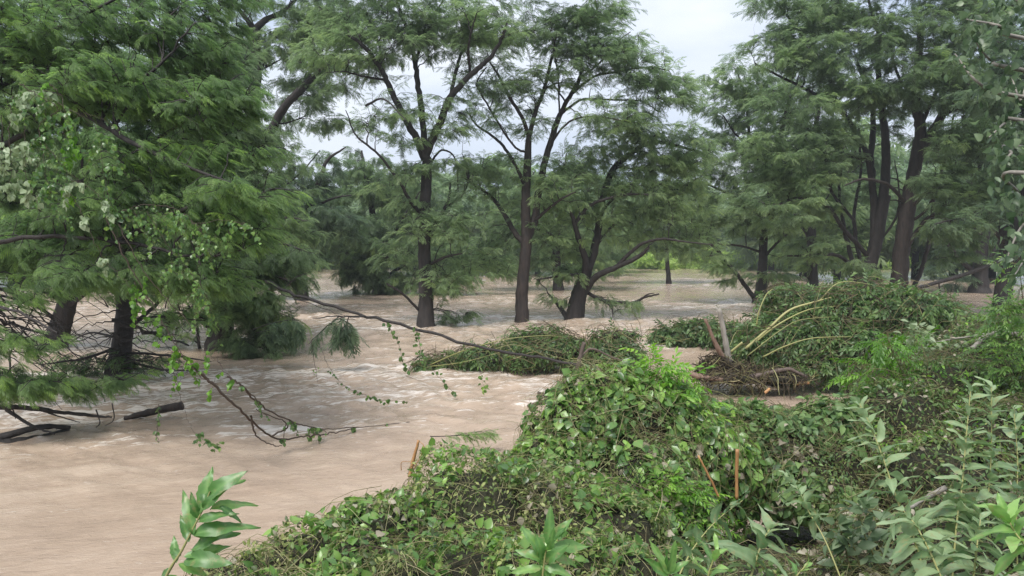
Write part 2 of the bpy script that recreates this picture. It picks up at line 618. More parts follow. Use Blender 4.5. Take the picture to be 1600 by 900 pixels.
ridge = math_('ABSOLUTE', math_('SUBTRACT', fine, 0.5))
hsum = math_('ADD', math_('ADD', math_('MULTIPLY', ridge, -1.6), math_('MULTIPLY', finer, 0.22)), math_('MULTIPLY', silt, 0.9))
bp = t.nodes.new('ShaderNodeBump'); bp.inputs['Strength'].default_value = 1.0; bp.inputs['Distance'].default_value = 0.024
L(hsum, bp.inputs['Height']); L(bp.outputs[0], b.inputs['Normal'])
L(b.outputs[0], o.inputs[0])
tag(mb.build('water', m, smooth=True), kind='structure')


# ------------------------------------------------------------------ trees
class Skel:
    def __init__(s):
        s.p, s.r = [], []

    def add(s, pts, rad):
        s.p += list(pts)
        s.r += list(rad)

    def tree(s):
        k = kdtree.KDTree(len(s.p))
        for i, p in enumerate(s.p):
            k.insert(p, i)
        k.balance()
        return k


def branch_paths(a, b, lift, wob, S):
    """a,b (N,3): arched twigs from a to b with S points"""
    n = len(a)
    t = np.linspace(0, 1, S)[None, :, None]
    L_ = np.linalg.norm(b - a, axis=1)[:, None, None]
    p = a[:, None] * (1 - t) + b[:, None] * t
    p[:, :, 2] += (4 * t * (1 - t))[:, :, 0] * (L_[:, :, 0] * lift)
    w_ = rng.normal(size=(n, S, 3)) * wob * L_
    w_[:, 0] = 0
    w_[:, -1] *= 0.3
    return p + w_ * (t * 0 + 1)


def cypress(name, label, d, limbs, blobs, nA=110, nB=7, nF=6, rB=0.95, fl=0.5, temps=None, mat='needle', bark='bark',
            flat=0.3, droop=0.15, sweep=None, group=None, weep=0.0, base=None, spread=0.75, tone0=0.0, minA=None, cat='tree', flare=1.5, upz=1.0):
    temps = temps or FR_MID
    bpx = limbs[0][4][0]
    if base is None:
        bp_ = P(bpx[0], bpx[1], d)
        bp_[2] = 0
    else:
        bp_ = np.array(base, float)
    T = thing(name, label, cat, bp_, group)
    wood, sk = MB(), Skel()
    for li, (r0, r1, dd0, dd1, pts) in enumerate(limbs):
        k = len(pts)
        q = []
        for j, pp in enumerate(pts):
            dd = dd0 + (dd1 - dd0) * j / max(1, k - 1)
            q.append(P(pp[0], pp[1], d + dd))
        q = np.array(q)
        if li == 0:                              # the trunk goes down under the water
            q = np.vstack([q[0] + (q[0] - q[1]) * 0.05 - [0, 0, max(0, q[0][2]) + 1.2], q])
        c = catmull(q, 6)
        L_ = np.linalg.norm(np.diff(c, axis=0), axis=1).sum()
        c[1:-1] += rng.normal(size=c[1:-1].shape) * 0.012 * min(1.5, L_ / 6)
        tt = np.linspace(0, 1, len(c))
        rad_ = r0 * (1 - tt) ** 0.8 + r1 * (1 - (1 - tt) ** 0.8)
        if li == 0:
            h = np.maximum(c[:, 2], 0)
            rad_ = rad_ * (1 + (flare - 1) * np.exp(-h / 0.55))
        tubes(wood, c, rad_, 12 if r0 > 0.1 else 7, lump=0.07 if r0 > 0.1 else 0.0)
        keep = slice(len(c) // 2 if li == 0 else 1, None)
        sk.add(c[keep], rad_[keep])
    # attractors
    ar = np.array([b_[2] * b_[3] * (b_[6] if len(b_) > 6 else 1) for b_ in blobs], float)
    cnt = np.maximum(1, np.round(ar / ar.sum() * nA)).astype(int)
    A = []
    for b_, c_ in zip(blobs, cnt):
        cx, cy_, rx, ry, dd = b_[:5]
        rd = b_[5] if len(b_) > 5 and b_[5] else rx * PM(d) * 0.8
        for _ in range(c_):
            u = norm(rng.normal(size=3)) * rng.random() ** 0.42
            A.append(P(cx + u[0] * rx, cy_ + u[1] * ry, d + dd + u[2] * rd))
    A = np.array(A)
    A = A[A[:, 2] > 0.15]
    kd = sk.tree()
    dist = np.array([kd.find(p)[2] for p in A])
    A = A[np.argsort(dist)]
    tips, S = [], 7
    for ch in np.array_split(A, 5):
        kd = sk.tree()
        st, rr = [], []
        for p in ch:
            # prefer a source lower / nearer the trunk than the tip
            f_ = kd.find(p - np.array([0, 0, 0.25 + 0.12 * abs(p[2] - 3) ** 0.5]))
            st.append(sk.p[f_[1]]); rr.append(sk.r[f_[1]])
        st, rr = np.array(st), np.array(rr)
        L_ = np.linalg.norm(ch - st, axis=1)
        pa = branch_paths(st, ch, 0.10, 0.03, S)
        r0 = np.minimum(rr * 0.8, 0.012 + 0.016 * L_)
        rad_ = r0[:, None] * np.linspace(1, 0.3, S)[None]
        tubes(wood, pa, rad_, 5)
        for k in range(len(ch)):
            sk.add(pa[k][2:], rad_[k][2:])
        tips.append(np.stack([pa[:, -1], ch - st], 1))
    tips = np.concatenate(tips)
    # twigs in flat plates round each branch tip
    n = len(tips)
    u = norm(rng.normal(size=(n, nB, 3))) * (rng.random((n, nB, 1)) ** 0.4)
    B = (tips[:, 0][:, None] + u * np.array([rB, rB, rB * flat])).reshape(-1, 3)
    B = B[B[:, 2] > 0.05]
    kd = sk.tree()
    st = np.array([sk.p[kd.find(p - np.array([0, 0, 0.08]))[1]] for p in B])
    pa = branch_paths(st, B, 0.10, 0.035, 4)
    tubes(wood, pa, np.linspace(0.011, 0.004, 4)[None] * np.ones((len(B), 1)), 3)
    # fronds along the twigs
    n = len(B)
    tpos = np.linspace(0.25, 1.0, nF)[None, :] * np.ones((n, 1))
    tpos = np.clip(tpos + rng.normal(size=tpos.shape) * 0.05, 0, 1)
    seg = np.clip((tpos * 3).astype(int), 0, 2)
    fr = tpos * 3 - seg
    ii = np.arange(n)[:, None]
    org = pa[ii, seg] * (1 - fr[..., None]) + pa[ii, seg + 1] * fr[..., None]
    bd = (pa[:, -1] - pa[:, 0])
    bd[:, 2] *= 0.4
    bd = norm(bd + 0.25 * norm(B - bp_ * [1, 1, 0] - [0, 0, 1]) * [1, 1, 0])
    if sweep is not None:
        bd = norm(bd + np.array(sweep))
    side = norm(np.cross(bd, [0, 0, 1.0]))
    sg = np.where(np.arange(nF) % 2 == 0, 1.0, -1.0)[None, :, None] * spread
    sg = sg * rng.uniform(0.4, 1.3, size=(n, nF, 1))
    sg[:, -1] = 0
    dr = norm(bd[:, None] + side[:, None] * sg + rng.normal(size=(n, nF, 3)) * 0.18 + np.array([0, 0, -droop]))
    if weep > 0:
        hang = rng.random((n, 1, 1)) < weep
        dr = np.where(hang, norm(dr * 0.35 + np.array([0, 0, -1.0])), dr)
    up = norm(np.array([0, 0, upz]) + rng.normal(size=(n, nF, 3)) * 0.28 + 0.001)
    sz = fl * rng.uniform(0.7, 1.25, size=(n, nF))
    # fresh growth towards branch ends, each twig its own tone
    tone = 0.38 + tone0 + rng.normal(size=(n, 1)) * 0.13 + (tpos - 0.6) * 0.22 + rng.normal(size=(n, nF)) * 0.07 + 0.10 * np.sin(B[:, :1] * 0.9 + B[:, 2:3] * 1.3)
    crown = MB()
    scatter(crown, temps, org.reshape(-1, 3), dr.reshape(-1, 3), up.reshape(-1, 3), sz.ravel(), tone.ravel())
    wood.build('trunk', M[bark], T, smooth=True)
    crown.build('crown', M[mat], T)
    return T, sk


T1, SK1 = cypress('cypress_tree', 'slender dark tree of many upright limbs, a broken branch low on its trunk', 29.0, [
    (.29, .17, 0, 0, [(666, 515), (665, 440), (663, 380), (664, 320), (667, 262), (664, 233)]),
    (.15, .05, 0, -1.5, [(664, 250), (650, 215), (634, 188), (616, 152), (602, 121), (590, 100), (571, 75), (545, 55)]),
    (.13, .03, 0, .8, [(663, 240), (659, 175), (652, 130), (649, 100), (640, 60), (630, 30), (620, 0), (612, -60)]),
    (.07, .02, .5, 1.5, [(649, 103), (660, 60), (668, 32), (690, 5), (704, -40)]),
    (.17, .04, 0, -1.2, [(664, 245), (676, 215), (688, 190), (702, 155), (722, 130), (746, 107), (766, 90), (783, 62), (792, 35)]),
    (.08, .02, -.3, 1.5, [(704, 152), (713, 110), (725, 75), (750, 50), (782, 38)]),
    (.05, .02, .8, 1.8, [(725, 77), (721, 40), (712, 10), (709, -45)]),
    (.06, .02, -.5, -2, [(735, 115), (732, 80), (736, 50), (745, 20)]),
    (.10, .03, 0, 1, [(672, 368), (688, 338), (701, 312), (704, 285)]),
    (.05, .015, .5, 1.4, [(694, 325), (720, 308), (731, 285), (731, 262), (722, 240)]),
    (.07, .02, 0, -1.5, [(674, 412), (698, 401), (722, 396)]),
    (.06, .035, 0, -1, [(658, 488), (630, 460), (604, 443)]),
    (.08, .015, 0, -2.2, [(656, 332), (640, 312), (625, 286), (592, 242), (557, 212), (540, 172)]),
    (.05, .015, -.6, -1.6, [(605, 125), (570, 120), (540, 112), (515, 113)]),
    (.05, .015, -.7, -.3, [(596, 106), (592, 70), (580, 45)]),
    (.05, .015, -1, -3, [(572, 165), (600, 155), (634, 188)]),
    (.05, .015, .0, 2, [(668, 262), (690, 235), (712, 250), (716, 300)]),
], [
    (600, 50, 95, 75, 0), (530, 95, 60, 55, -.8, None, .8), (690, 40, 80, 60, .5), (760, 30, 60, 40, -.5), (640, 165, 60, 35, -.5, None, .5), (590, 190, 40, 30, -1, None, .7),
    (725, 190, 50, 40, 0, None, .7), (750, 120, 50, 40, 0, None, .6), (700, 262, 60, 30, 0, None, .5), (690, 340, 70, 50, 0, None, .9), (620, 290, 45, 45, 0, None, .5),
    (700, 495, 45, 16, .3, None, .8), (730, 410, 50, 22, 1, None, .8), (630, 400, 35, 35, 2, None, .7), (790, 420, 25, 22, 2, None, .5), (705, 440, 60, 35, 0, None, .9), (600, -60, 130, 50, 0), (545, 30, 60, 40, 1), (640, 215, 30, 30, -.5, None, .5)],
    nA=360, nB=8, nF=6, fl=0.31, rB=1.1, flat=.24, mat='needle_pale', weep=.06)

cypress('cypress_tree', 'straight bare reddish-brown trunk forking high into an open pale crown', 30.5, [
    (.27, .21, 0, 0, [(815, 508), (816, 450), (820, 400), (823, 365)]),
    (.22, .12, 0, 0, [(823, 372), (821, 320), (824, 260), (826, 215)]),
    (.09, .03, 0, -1, [(826, 213), (815, 182), (796, 152), (780, 120), (766, 98)]),
    (.10, .03, 0, .5, [(826, 215), (838, 170), (850, 140), (860, 100), (870, 72), (891, 27)]),
    (.05, .015, .5, 1.5, [(850, 140), (870, 130), (892, 130)]),
    (.17, .10, 0, .8, [(824, 372), (836, 340), (842, 293), (854, 242), (869, 195), (877, 173)]),
    (.10, .03, .8, 2, [(877, 175), (896, 141), (907, 117), (911, 80), (930, 57), (933, 20), (925, -20)]),
    (.06, .02, 1, 1, [(877, 178), (900, 160), (915, 155), (960, 156), (1001, 158), (1030, 175)]),
    (.06, .02, 1, 0, [(892, 148), (928, 120), (968, 112), (1010, 105), (1045, 110)]),
    (.05, .02, 1, 3, [(910, 120), (940, 95), (965, 65), (985, 50)]),
    (.04, .015, 1, -1, [(874, 175), (872, 120), (866, 80), (870, 50)]),
    (.07, .02, 0, -1.5, [(836, 345), (858, 325), (882, 308), (900, 300)]),
    (.13, .03, 0, 1.8, [(822, 382), (806, 366), (787, 333), (768, 308), (744, 291), (728, 280)]),
    (.08, .03, 0, 2.5, [(820, 290), (797, 243), (774, 216), (744, 195), (728, 170)]),
    (.05, .02, 0, -2, [(826, 240), (800, 225), (760, 160), (745, 130), (760, 105)]),
    (.04, .015, 1, 2.4, [(884, 160), (860, 120), (880, 100)]),
    (.05, .02, .5, -1.4, [(860, 225), (890, 190), (930, 182), (980, 190)]),
], [
    (870, 50, 70, 45, 0), (940, 60, 65, 50, 0), (985, 95, 60, 45, 0), (1030, 140, 60, 45, 0), (900, 110, 60, 40, 0, None, .5), (800, 130, 50, 50, 0, None, .7),
    (780, 55, 70, 45, 1, None, .8), (820, 190, 50, 30, 0, None, .4), (960, 180, 80, 40, 0, None, .8), (770, 270, 60, 40, 1, None, .8), (870, 285, 60, 45, 0, None, .7),
    (860, 370, 40, 45, .5, None, .5), (780, 400, 40, 30, 2, None, .7), (870, 415, 35, 18, 2, None, .6), (850, -30, 110, 30, 0), (790, 350, 35, 50, 1, None, .7), (940, 15, 40, 30, 1)],
    nA=350, nB=8, nF=6, fl=0.32, rB=1.05, flat=.22, mat='needle_pale', bark='bark_red', flare=1.25)

cypress('cypress_tree', 'low spreading tree, several crooked limbs fanning from one short trunk', 32.0, [
    (.42, .30, 0, 0, [(897, 499), (903, 465), (913, 432)]),
    (.17, .05, 0, -1.2, [(907, 455), (915, 412), (904, 374), (896, 345), (887, 318)]),
    (.09, .03, -.8, -1.8, [(899, 350), (915, 327), (940, 313), (985, 303), (1020, 305)]),
    (.19, .04, 0, 1.0, [(913, 440), (930, 385), (937, 340), (944, 300), (960, 262), (986, 240), (1020, 222), (1062, 229), (1100, 240)]),
    (.16, .05, 0, -1.4, [(914, 455), (932, 432), (964, 417), (998, 401), (1014, 386)]),
    (.09, .02, -.6, -2.4, [(960, 420), (985, 395), (1005, 380), (1035, 373), (1062, 376), (1115, 383)]),
    (.12, .03, 0, .6, [(886, 497), (871, 475), (856, 458)]),
    (.08, .02, 0, -1, [(916, 428), (886, 430), (838, 437)]),
    (.06, .02, 0, 2, [(940, 330), (965, 305), (995, 290), (1040, 300)]),
    (.05, .02, .8, 2, [(962, 262), (1000, 262), (1040, 248)]),
    (.09, .03, .2, -.8, [(906, 450), (940, 468), (985, 473), (1006, 465), (1030, 459)]),
    (.04, .015, -.7, -1, [(1000, 468), (1012, 460), (1022, 458)]),
    (.05, .02, .0, -.8, [(940, 468), (955, 480), (958, 496)]),
    (.06, .02, 0, 1.6, [(935, 380), (955, 355), (975, 345), (990, 350)]),
], [
    (1000, 220, 90, 40, 0), (1070, 230, 60, 45, 0), (960, 270, 70, 35, 0, None, .7), (1020, 290, 90, 45, 0), (950, 340, 60, 40, 0, None, .8), (1060, 350, 60, 40, 0, None, .7),
    (1010, 355, 40, 30, 1, None, .7), (1080, 395, 50, 20, 0, None, .4), (870, 330, 40, 35, 0, None, .6), (870, 430, 50, 20, .5, None, .6), (880, 470, 30, 20, .5, None, .5),
    (940, 475, 30, 16, 0, None, .6), (985, 480, 35, 12, 0, None, .4), (910, 250, 40, 30, 0, None, .6), (900, 400, 40, 30, .5, None, .6)],
    nA=235, nB=8, nF=6, fl=0.32, rB=1.1, tone0=.12, flat=.22, weep=0.12, mat='needle_pale', flare=1.15)

cypress('cypress_tree', 'black trunk forked high against the sky, one thick limb leaning right', 34.0, [
    (.40, .20, 0, 0, [(374, 505), (380, 400), (386, 300), (392, 230), (396, 160), (400, 100), (398, 42)]),
    (.13, .03, 0, -1, [(398, 46), (386, 31), (373, 14), (364, -12)]),
    (.16, .05, 0, .5, [(398, 46), (416, 31), (436, 22), (458, 4), (474, -30)]),
    (.23, .14, 0, -1.0, [(386, 300), (402, 250), (420, 214), (441, 172), (468, 142), (490, 119)]),
    (.10, .02, -1, -1.5, [(490, 119), (512, 100), (540, 92), (575, 96)]),
    (.07, .02, 0, 1, [(400, 112), (418, 104), (440, 92)]),
    (.06, .02, 0, -1, [(396, 160), (380, 140), (368, 110), (350, 80)]),
    (.05, .02, -.7, 1, [(430, 195), (455, 190), (480, 180)]),
    (.06, .02, 0, 2, [(385, 320), (430, 300), (470, 270), (500, 235)]),
    (.06, .02, 0, -2, [(381, 390), (420, 350), (450, 340), (480, 345)]),
], [
    (420, 60, 80, 60, 0), (500, 70, 60, 55, 0), (480, 130, 60, 50, 0), (505, 20, 60, 40, 0), (440, -30, 100, 35, 0), (360, 60, 50, 60, 1), (430, 210, 50, 50, 0, None, .7),
    (490, 200, 45, 40, 0, None, .5), (440, 280, 60, 40, 0), (400, 340, 60, 50, 0), (450, 360, 60, 45, 0), (350, 200, 60, 70, 1), (330, 320, 60, 80, 1), (460, 410, 40, 18, -1, None, .4)],
    nA=260, nB=8, nF=7, fl=0.38, weep=0.35, mat='needle_pale')

# ---- right-hand trees
cypress('cypress_tree', 'lone dark trunk with a thin fork leaning left low over the water', 41.0, [
    (.32, .24, 0, 0, [(1185, 480), (1190, 440), (1192, 400)]),
    (.24, .08, 0, 0, [(1192, 404), (1194, 350), (1205, 300), (1213, 250), (1222, 200), (1235, 150)]),
    (.13, .04, 0, -1, [(1180, 468), (1152, 430), (1118, 388), (1100, 375), (1060, 372)]),
    (.09, .03, 0, -1, [(1194, 402), (1216, 378), (1246, 352)]),
    (.14, .04, 0, 2, [(1193, 375), (1175, 330), (1165, 280), (1170, 220), (1165, 150), (1150, 110)]),
    (.10, .03, 0, 1, [(1195, 350), (1150, 310), (1110, 290), (1080, 275)]),
    (.08, .03, 0, -1, [(1205, 300), (1180, 240), (1150, 210), (1130, 180)]),
    (.07, .03, 0, -1, [(1192, 395), (1160, 385), (1120, 380), (1085, 375)]),
], [
    (1150, 130, 45, 60, 0), (1200, 150, 60, 60, 0), (1130, 200, 60, 50, 0), (1180, 240, 70, 50, 0), (1110, 280, 60, 40, 0), (1230, 250, 60, 60, 0), (1140, 330, 60, 40, 0),
    (1220, 330, 60, 50, 0), (1130, 410, 40, 25, 0, None, .6), (1210, 420, 50, 30, 0, None, .6), (1090, 340, 35, 30, 0, None, .6), (1125, 430, 25, 18, -.5, None, .7)],
    nA=230, nB=8, nF=7, fl=0.40, weep=0.15, mat='needle_pale')

cypress('cypress_tree', 'tree with a thin straight pole-like trunk between two stout dark ones', 50.0, [
    (.38, .30, 0, 0, [(1270, 462), (1268, 400), (1267, 350)]),
    (.28, .06, 0, 0, [(1267, 352), (1270, 300), (1274, 230), (1280, 150), (1285, 80)]),
    (.12, .03, 0, 0, [(1268, 380), (1240, 330), (1230, 290)]),
    (.10, .03, 0, 0, [(1270, 300), (1300, 260), (1320, 230)]),
], [(1270, 230, 80, 90, 0), (1260, 330, 70, 50, 0), (1280, 110, 70, 70, 0), (1240, 400, 50, 30, 0, None, .6), (1300, 390, 50, 30, 0, None, .6), (1290, 30, 70, 40, 0)],
    nA=130, nB=6, nF=6, fl=0.62, temps=FR_MID, weep=0.15)

cypress('cypress_tree', 'big tree with clustered upright trunks, the left trunk of the leaning pair', 37.0, [
    (.36, .29, 0, 0, [(1348, 478), (1356, 430), (1368, 378), (1382, 305)]),
    (.24, .09, 0, 0, [(1380, 310), (1384, 262), (1384, 216), (1379, 180), (1372, 120), (1376, 60)]),
    (.19, .08, 0, 1, [(1366, 380), (1364, 297), (1360, 243), (1365, 196), (1360, 150), (1340, 100)]),
    (.14, .03, 0, -1, [(1364, 300), (1350, 230), (1310, 165), (1290, 110), (1250, 50), (1210, 0)]),
    (.10, .03, 0, -1, [(1310, 165), (1270, 145), (1220, 120), (1180, 100)]),
    (.10, .03, 0, -2, [(1360, 250), (1300, 235), (1260, 200), (1200, 190)]),
    (.12, .04, 0, -2.5, [(1356, 400), (1320, 360), (1290, 320), (1240, 310), (1200, 330)]),
    (.11, .03, 0, -2, [(1355, 430), (1310, 400), (1280, 398), (1230, 400)]),
    (.14, .05, .5, 1, [(1340, 470), (1335, 420), (1322, 370), (1312, 310), (1315, 250)]),
    (.10, .03, 0, 1, [(1376, 60), (1360, 10), (1350, -40)]),
    (.13, .04, 1, 1.5, [(1362, 478), (1350, 430), (1338, 380), (1335, 330), (1345, 270), (1342, 200)]),
    (.08, .03, 0, -1, [(1335, 345), (1300, 300), (1290, 250), (1295, 190)]),
    (.07, .02, 0, -1.5, [(1368, 385), (1400, 340), (1405, 300), (1398, 250)]),
], [
    (1215, 20, 55, 45, -1), (1230, 80, 70, 50, -1), (1290, 60, 70, 60, -1), (1350, 40, 70, 60, 0), (1310, 140, 80, 55, -1), (1240, 180, 70, 50, -2), (1320, 220, 50, 40, -1),
    (1270, 260, 80, 50, -2), (1200, 250, 60, 50, -2, None, .7), (1220, 320, 70, 40, -2.5), (1300, 320, 45, 40, 0, None, .7), (1260, 390, 60, 30, -2, None, .5), (1330, 380, 40, 30, 2, None, .5),
    (1300, -40, 110, 40, 0), (1330, 420, 50, 20, -1.5, None, .5)],
    nA=330, nB=8, nF=7, fl=0.38, mat='needle_pale', weep=0.12, sweep=(-.35, -.1, 0))

cypress('cypress_tree', 'massive reddish trunk, one thick arm reaching up to the right', 36.0, [
    (.42, .35, 0, 0, [(1400, 478), (1406, 420), (1412, 360), (1424, 290)]),
    (.32, .13, 0, 0, [(1422, 300), (1432, 245), (1438, 200), (1431, 158), (1435, 100), (1440, 40)]),
    (.24, .06, 0, -1, [(1430, 260), (1448, 222), (1472, 180), (1498, 142), (1526, 104), (1546, 68), (1560, 20)]),
    (.13, .03, -1, -2, [(1480, 175), (1510, 165), (1550, 175), (1590, 160)]),
    (.12, .03, 0, -2, [(1416, 330), (1450, 300), (1500, 270), (1540, 262)]),
    (.10, .03, 0, -2.5, [(1416, 320), (1390, 290), (1350, 280), (1320, 290)]),
    (.10, .04, 0, -3, [(1410, 400), (1450, 340), (1500, 335), (1545, 345)]),
    (.10, .03, 0, -1, [(1438, 200), (1470, 120), (1460, 70)]),
    (.09, .03, 0, -1, [(1431, 160), (1400, 110), (1390, 50)]),
    (.12, .04, 1, 2, [(1412, 478), (1440, 420), (1455, 360), (1460, 300), (1480, 240), (1490, 180)]),
    (.08, .02, 0, -1, [(1416, 350), (1445, 330), (1470, 290), (1510, 250)]),
], [
    (1430, 60, 80, 60, -1), (1400, 190, 30, 30, 3), (1500, 10, 90, 40, 1), (1510, 50, 70, 60, -1), (1400, 130, 70, 50, -1), (1480, 130, 70, 50, -2), (1550, 130, 60, 60, -1), (1470, 220, 50, 40, 1, None, .7), (1520, 220, 70, 50, -2),
    (1490, 290, 55, 40, -3), (1540, 310, 60, 40, -3), (1350, 290, 30, 30, 2, None, .4), (1480, 370, 40, 35, -2, None, .7), (1450, -40, 120, 40, 0)],
    nA=360, nB=8, nF=7, fl=0.38, bark='bark_red', mat='needle', weep=0.1)

cypress('cypress_tree', 'many-stemmed dark tree far back at the right with its base close above the water', 52.0, [
    (.60, .42, 0, 0, [(1530, 459), (1531, 430), (1532, 400)]),
    (.36, .14, 0, 0, [(1530, 405), (1526, 345), (1516, 295), (1510, 240), (1505, 180)]),
    (.34, .14, 0, 0, [(1534, 405), (1541, 340), (1538, 290), (1530, 240), (1535, 170)]),
    (.20, .06, 0, -1, [(1526, 430), (1497, 402), (1476, 372), (1468, 340)]),
    (.16, .05, 0, -1, [(1535, 420), (1560, 380), (1572, 330)]),
], [(1500, 200, 80, 60, 0), (1570, 210, 60, 70, 0), (1540, 290, 80, 50, 0), (1460, 320, 50, 50, 0), (1480, 400, 45, 30, 0, None, .7), (1570, 380, 40, 40, 0, None, .7), (1530, 120, 90, 60, 0), (1500, 445, 50, 12, 0, None, .5)],
    nA=140, nB=6, nF=6, fl=0.66, mat='needle_dark', weep=0.2)

cypress('cypress_tree', 'blackish trunk at the right edge of the river, splitting into limbs that lean right', 30.0, [
    (.36, .30, 0, 0, [(1562, 512), (1566, 470), (1572, 425)]),
    (.22, .08, 0, 0, [(1571, 430), (1582, 370), (1594, 320), (1612, 260), (1630, 180)]),
    (.20, .07, 0, .6, [(1570, 432), (1569, 350), (1577, 300), (1574, 240), (1580, 160)]),
    (.12, .04, 0, -1, [(1573, 430), (1600, 400), (1640, 370)]),
    (.09, .05, -1, -3, [(1574, 404), (1500, 431), (1440, 448), (1415, 456)]),
    (.08, .02, 0, -2, [(1570, 380), (1540, 350), (1500, 342), (1460, 350)]),
], [(1600, 230, 60, 60, -1), (1570, 140, 60, 60, -1), (1640, 140, 60, 60, -1), (1560, 330, 50, 30, -1.5, None, .6), (1500, 350, 45, 20, -2, None, .6), (1620, 350, 40, 40, 0), (1600, 50, 80, 50, 0), (1490, 488, 34, 14, -1.5, None, 1.2), (1660, 250, 50, 60, 0)],
    nA=160, nB=8, nF=7, fl=0.34, mat='needle_dark', weep=0.1)

# ---- the bushy weeping tree and others in the middle distance
cypress('cypress_tree', 'dense weeping bluish-green tree hanging its branches into the water, left of the slender tree', 52.0, [
    (.42, .30, 0, 0, [(592, 462), (594, 420), (590, 370)]),
    (.26, .06, 0, 0, [(590, 375), (580, 320), (570, 270), (565, 235)]),
    (.16, .04, 0, -2, [(592, 410), (550, 360), (520, 320), (500, 290)]),
    (.16, .04, 0, -2, [(592, 400), (625, 350), (650, 310), (665, 290)]),
    (.12, .04, 0, -3, [(592, 430), (560, 400), (535, 395)]),
    (.12, .04, 0, -2, [(593, 440), (640, 410), (690, 400), (740, 410)]),
    (.08, .03, 0, -1, [(585, 445), (560, 420), (545, 400)]),
], [(570, 270, 60, 40, 0), (600, 440, 50, 16, -1), (550, 410, 40, 30, -2), (650, 430, 45, 20, -1), (530, 320, 55, 40, -1), (620, 310, 60, 40, 0), (560, 370, 65, 40, -1), (640, 370, 60, 40, -1), (520, 390, 40, 35, -2), (690, 400, 60, 30, -2), (740, 420, 60, 20, -2), (580, 425, 60, 30, -2)],
    nA=290, nB=9, nF=7, fl=0.45, mat='needle', weep=0.55, flat=.5)

cypress('cypress_tree', 'feathery tree with a crooked bare twig, leaning out behind the forked black tree', 45.0, [
    (.34, .24, 0, 0, [(470, 425), (462, 395), (470, 360)]),
    (.20, .04, 0, -1, [(468, 365), (482, 320), (500, 280), (512, 250), (540, 230)]),
    (.14, .03, 0, 0, [(466, 375), (440, 330), (430, 280)]),
    (.10, .03, 0, -1, [(480, 330), (520, 310), (550, 305)]),
], [(500, 280, 45, 30, 0), (450, 300, 50, 40, 0), (520, 240, 30, 25, 0, None, .5), (470, 350, 60, 40, 0), (430, 400, 50, 30, 0), (520, 350, 45, 40, -1), (490, 390, 40, 20, 0, None, .5)],
    nA=110, nB=6, nF=6, fl=0.55, mat='needle_dark', weep=0.35)

cypress('cypress_tree', 'pale green tree in the gap behind the red-brown trunk and the crooked low tree', 56.0, [
    (.36, .26, 0, 0, [(872, 452), (870, 410), (868, 360)]),
    (.22, .05, 0, 0, [(868, 365), (872, 320), (880, 280), (885, 240)]),
    (.14, .04, 0, -1, [(868, 380), (835, 330), (810, 300)]),
    (.14, .04, 0, -1, [(869, 370), (905, 320), (930, 280)]),
], [(800, 310, 50, 40, 0), (860, 280, 60, 40, 0), (920, 290, 50, 40, 0), (840, 350, 70, 35, 0), (920, 360, 60, 35, 0), (770, 350, 40, 40, 0), (880, 400, 70, 25, 0, None, 1), (960, 410, 45, 20, 0), (790, 400, 45, 22, 0), (760, 265, 40, 25, 0, None, .7)],
    nA=190, nB=7, nF=6, fl=0.55, mat='needle_pale', weep=0.4)

cypress('cypress_tree', 'hazy soft tree in the distance between the crooked low tree and the lone dark trunk', 66.0, [
    (.20, .16, 0, 0, [(1045, 440), (1042, 400), (1045, 350)]),
    (.20, .05, 0, 0, [(1045, 355), (1050, 310), (1045, 270)]),
    (.14, .04, 0, 0, [(1044, 370), (1010, 330), (1000, 300)]),
    (.14, .04, 0, 0, [(1044, 380), (1080, 340), (1100, 310)]),
], [(1040, 300, 60, 40, 0), (1000, 340, 50, 35, 0), (1090, 330, 50, 40, 0), (1050, 380, 65, 22, 0, None, 1.2), (960, 370, 40, 30, 0)],
    nA=150, nB=7, nF=6, fl=0.6, mat='needle_pale', weep=0.5)

# ---- far trees: three kinds, copied
def copy_thing(o, loc, rz, s, label, group=None):
    c = o.copy()
    COL.objects.link(c)
    c.location = loc
    c.rotation_euler = (0, 0, rz)
    c.scale = s
    c['label'] = label
    if group: c['group'] = group
    for ch in o.children:
        k = ch.copy()
        COL.objects.link(k)
        k.parent = c
    return c


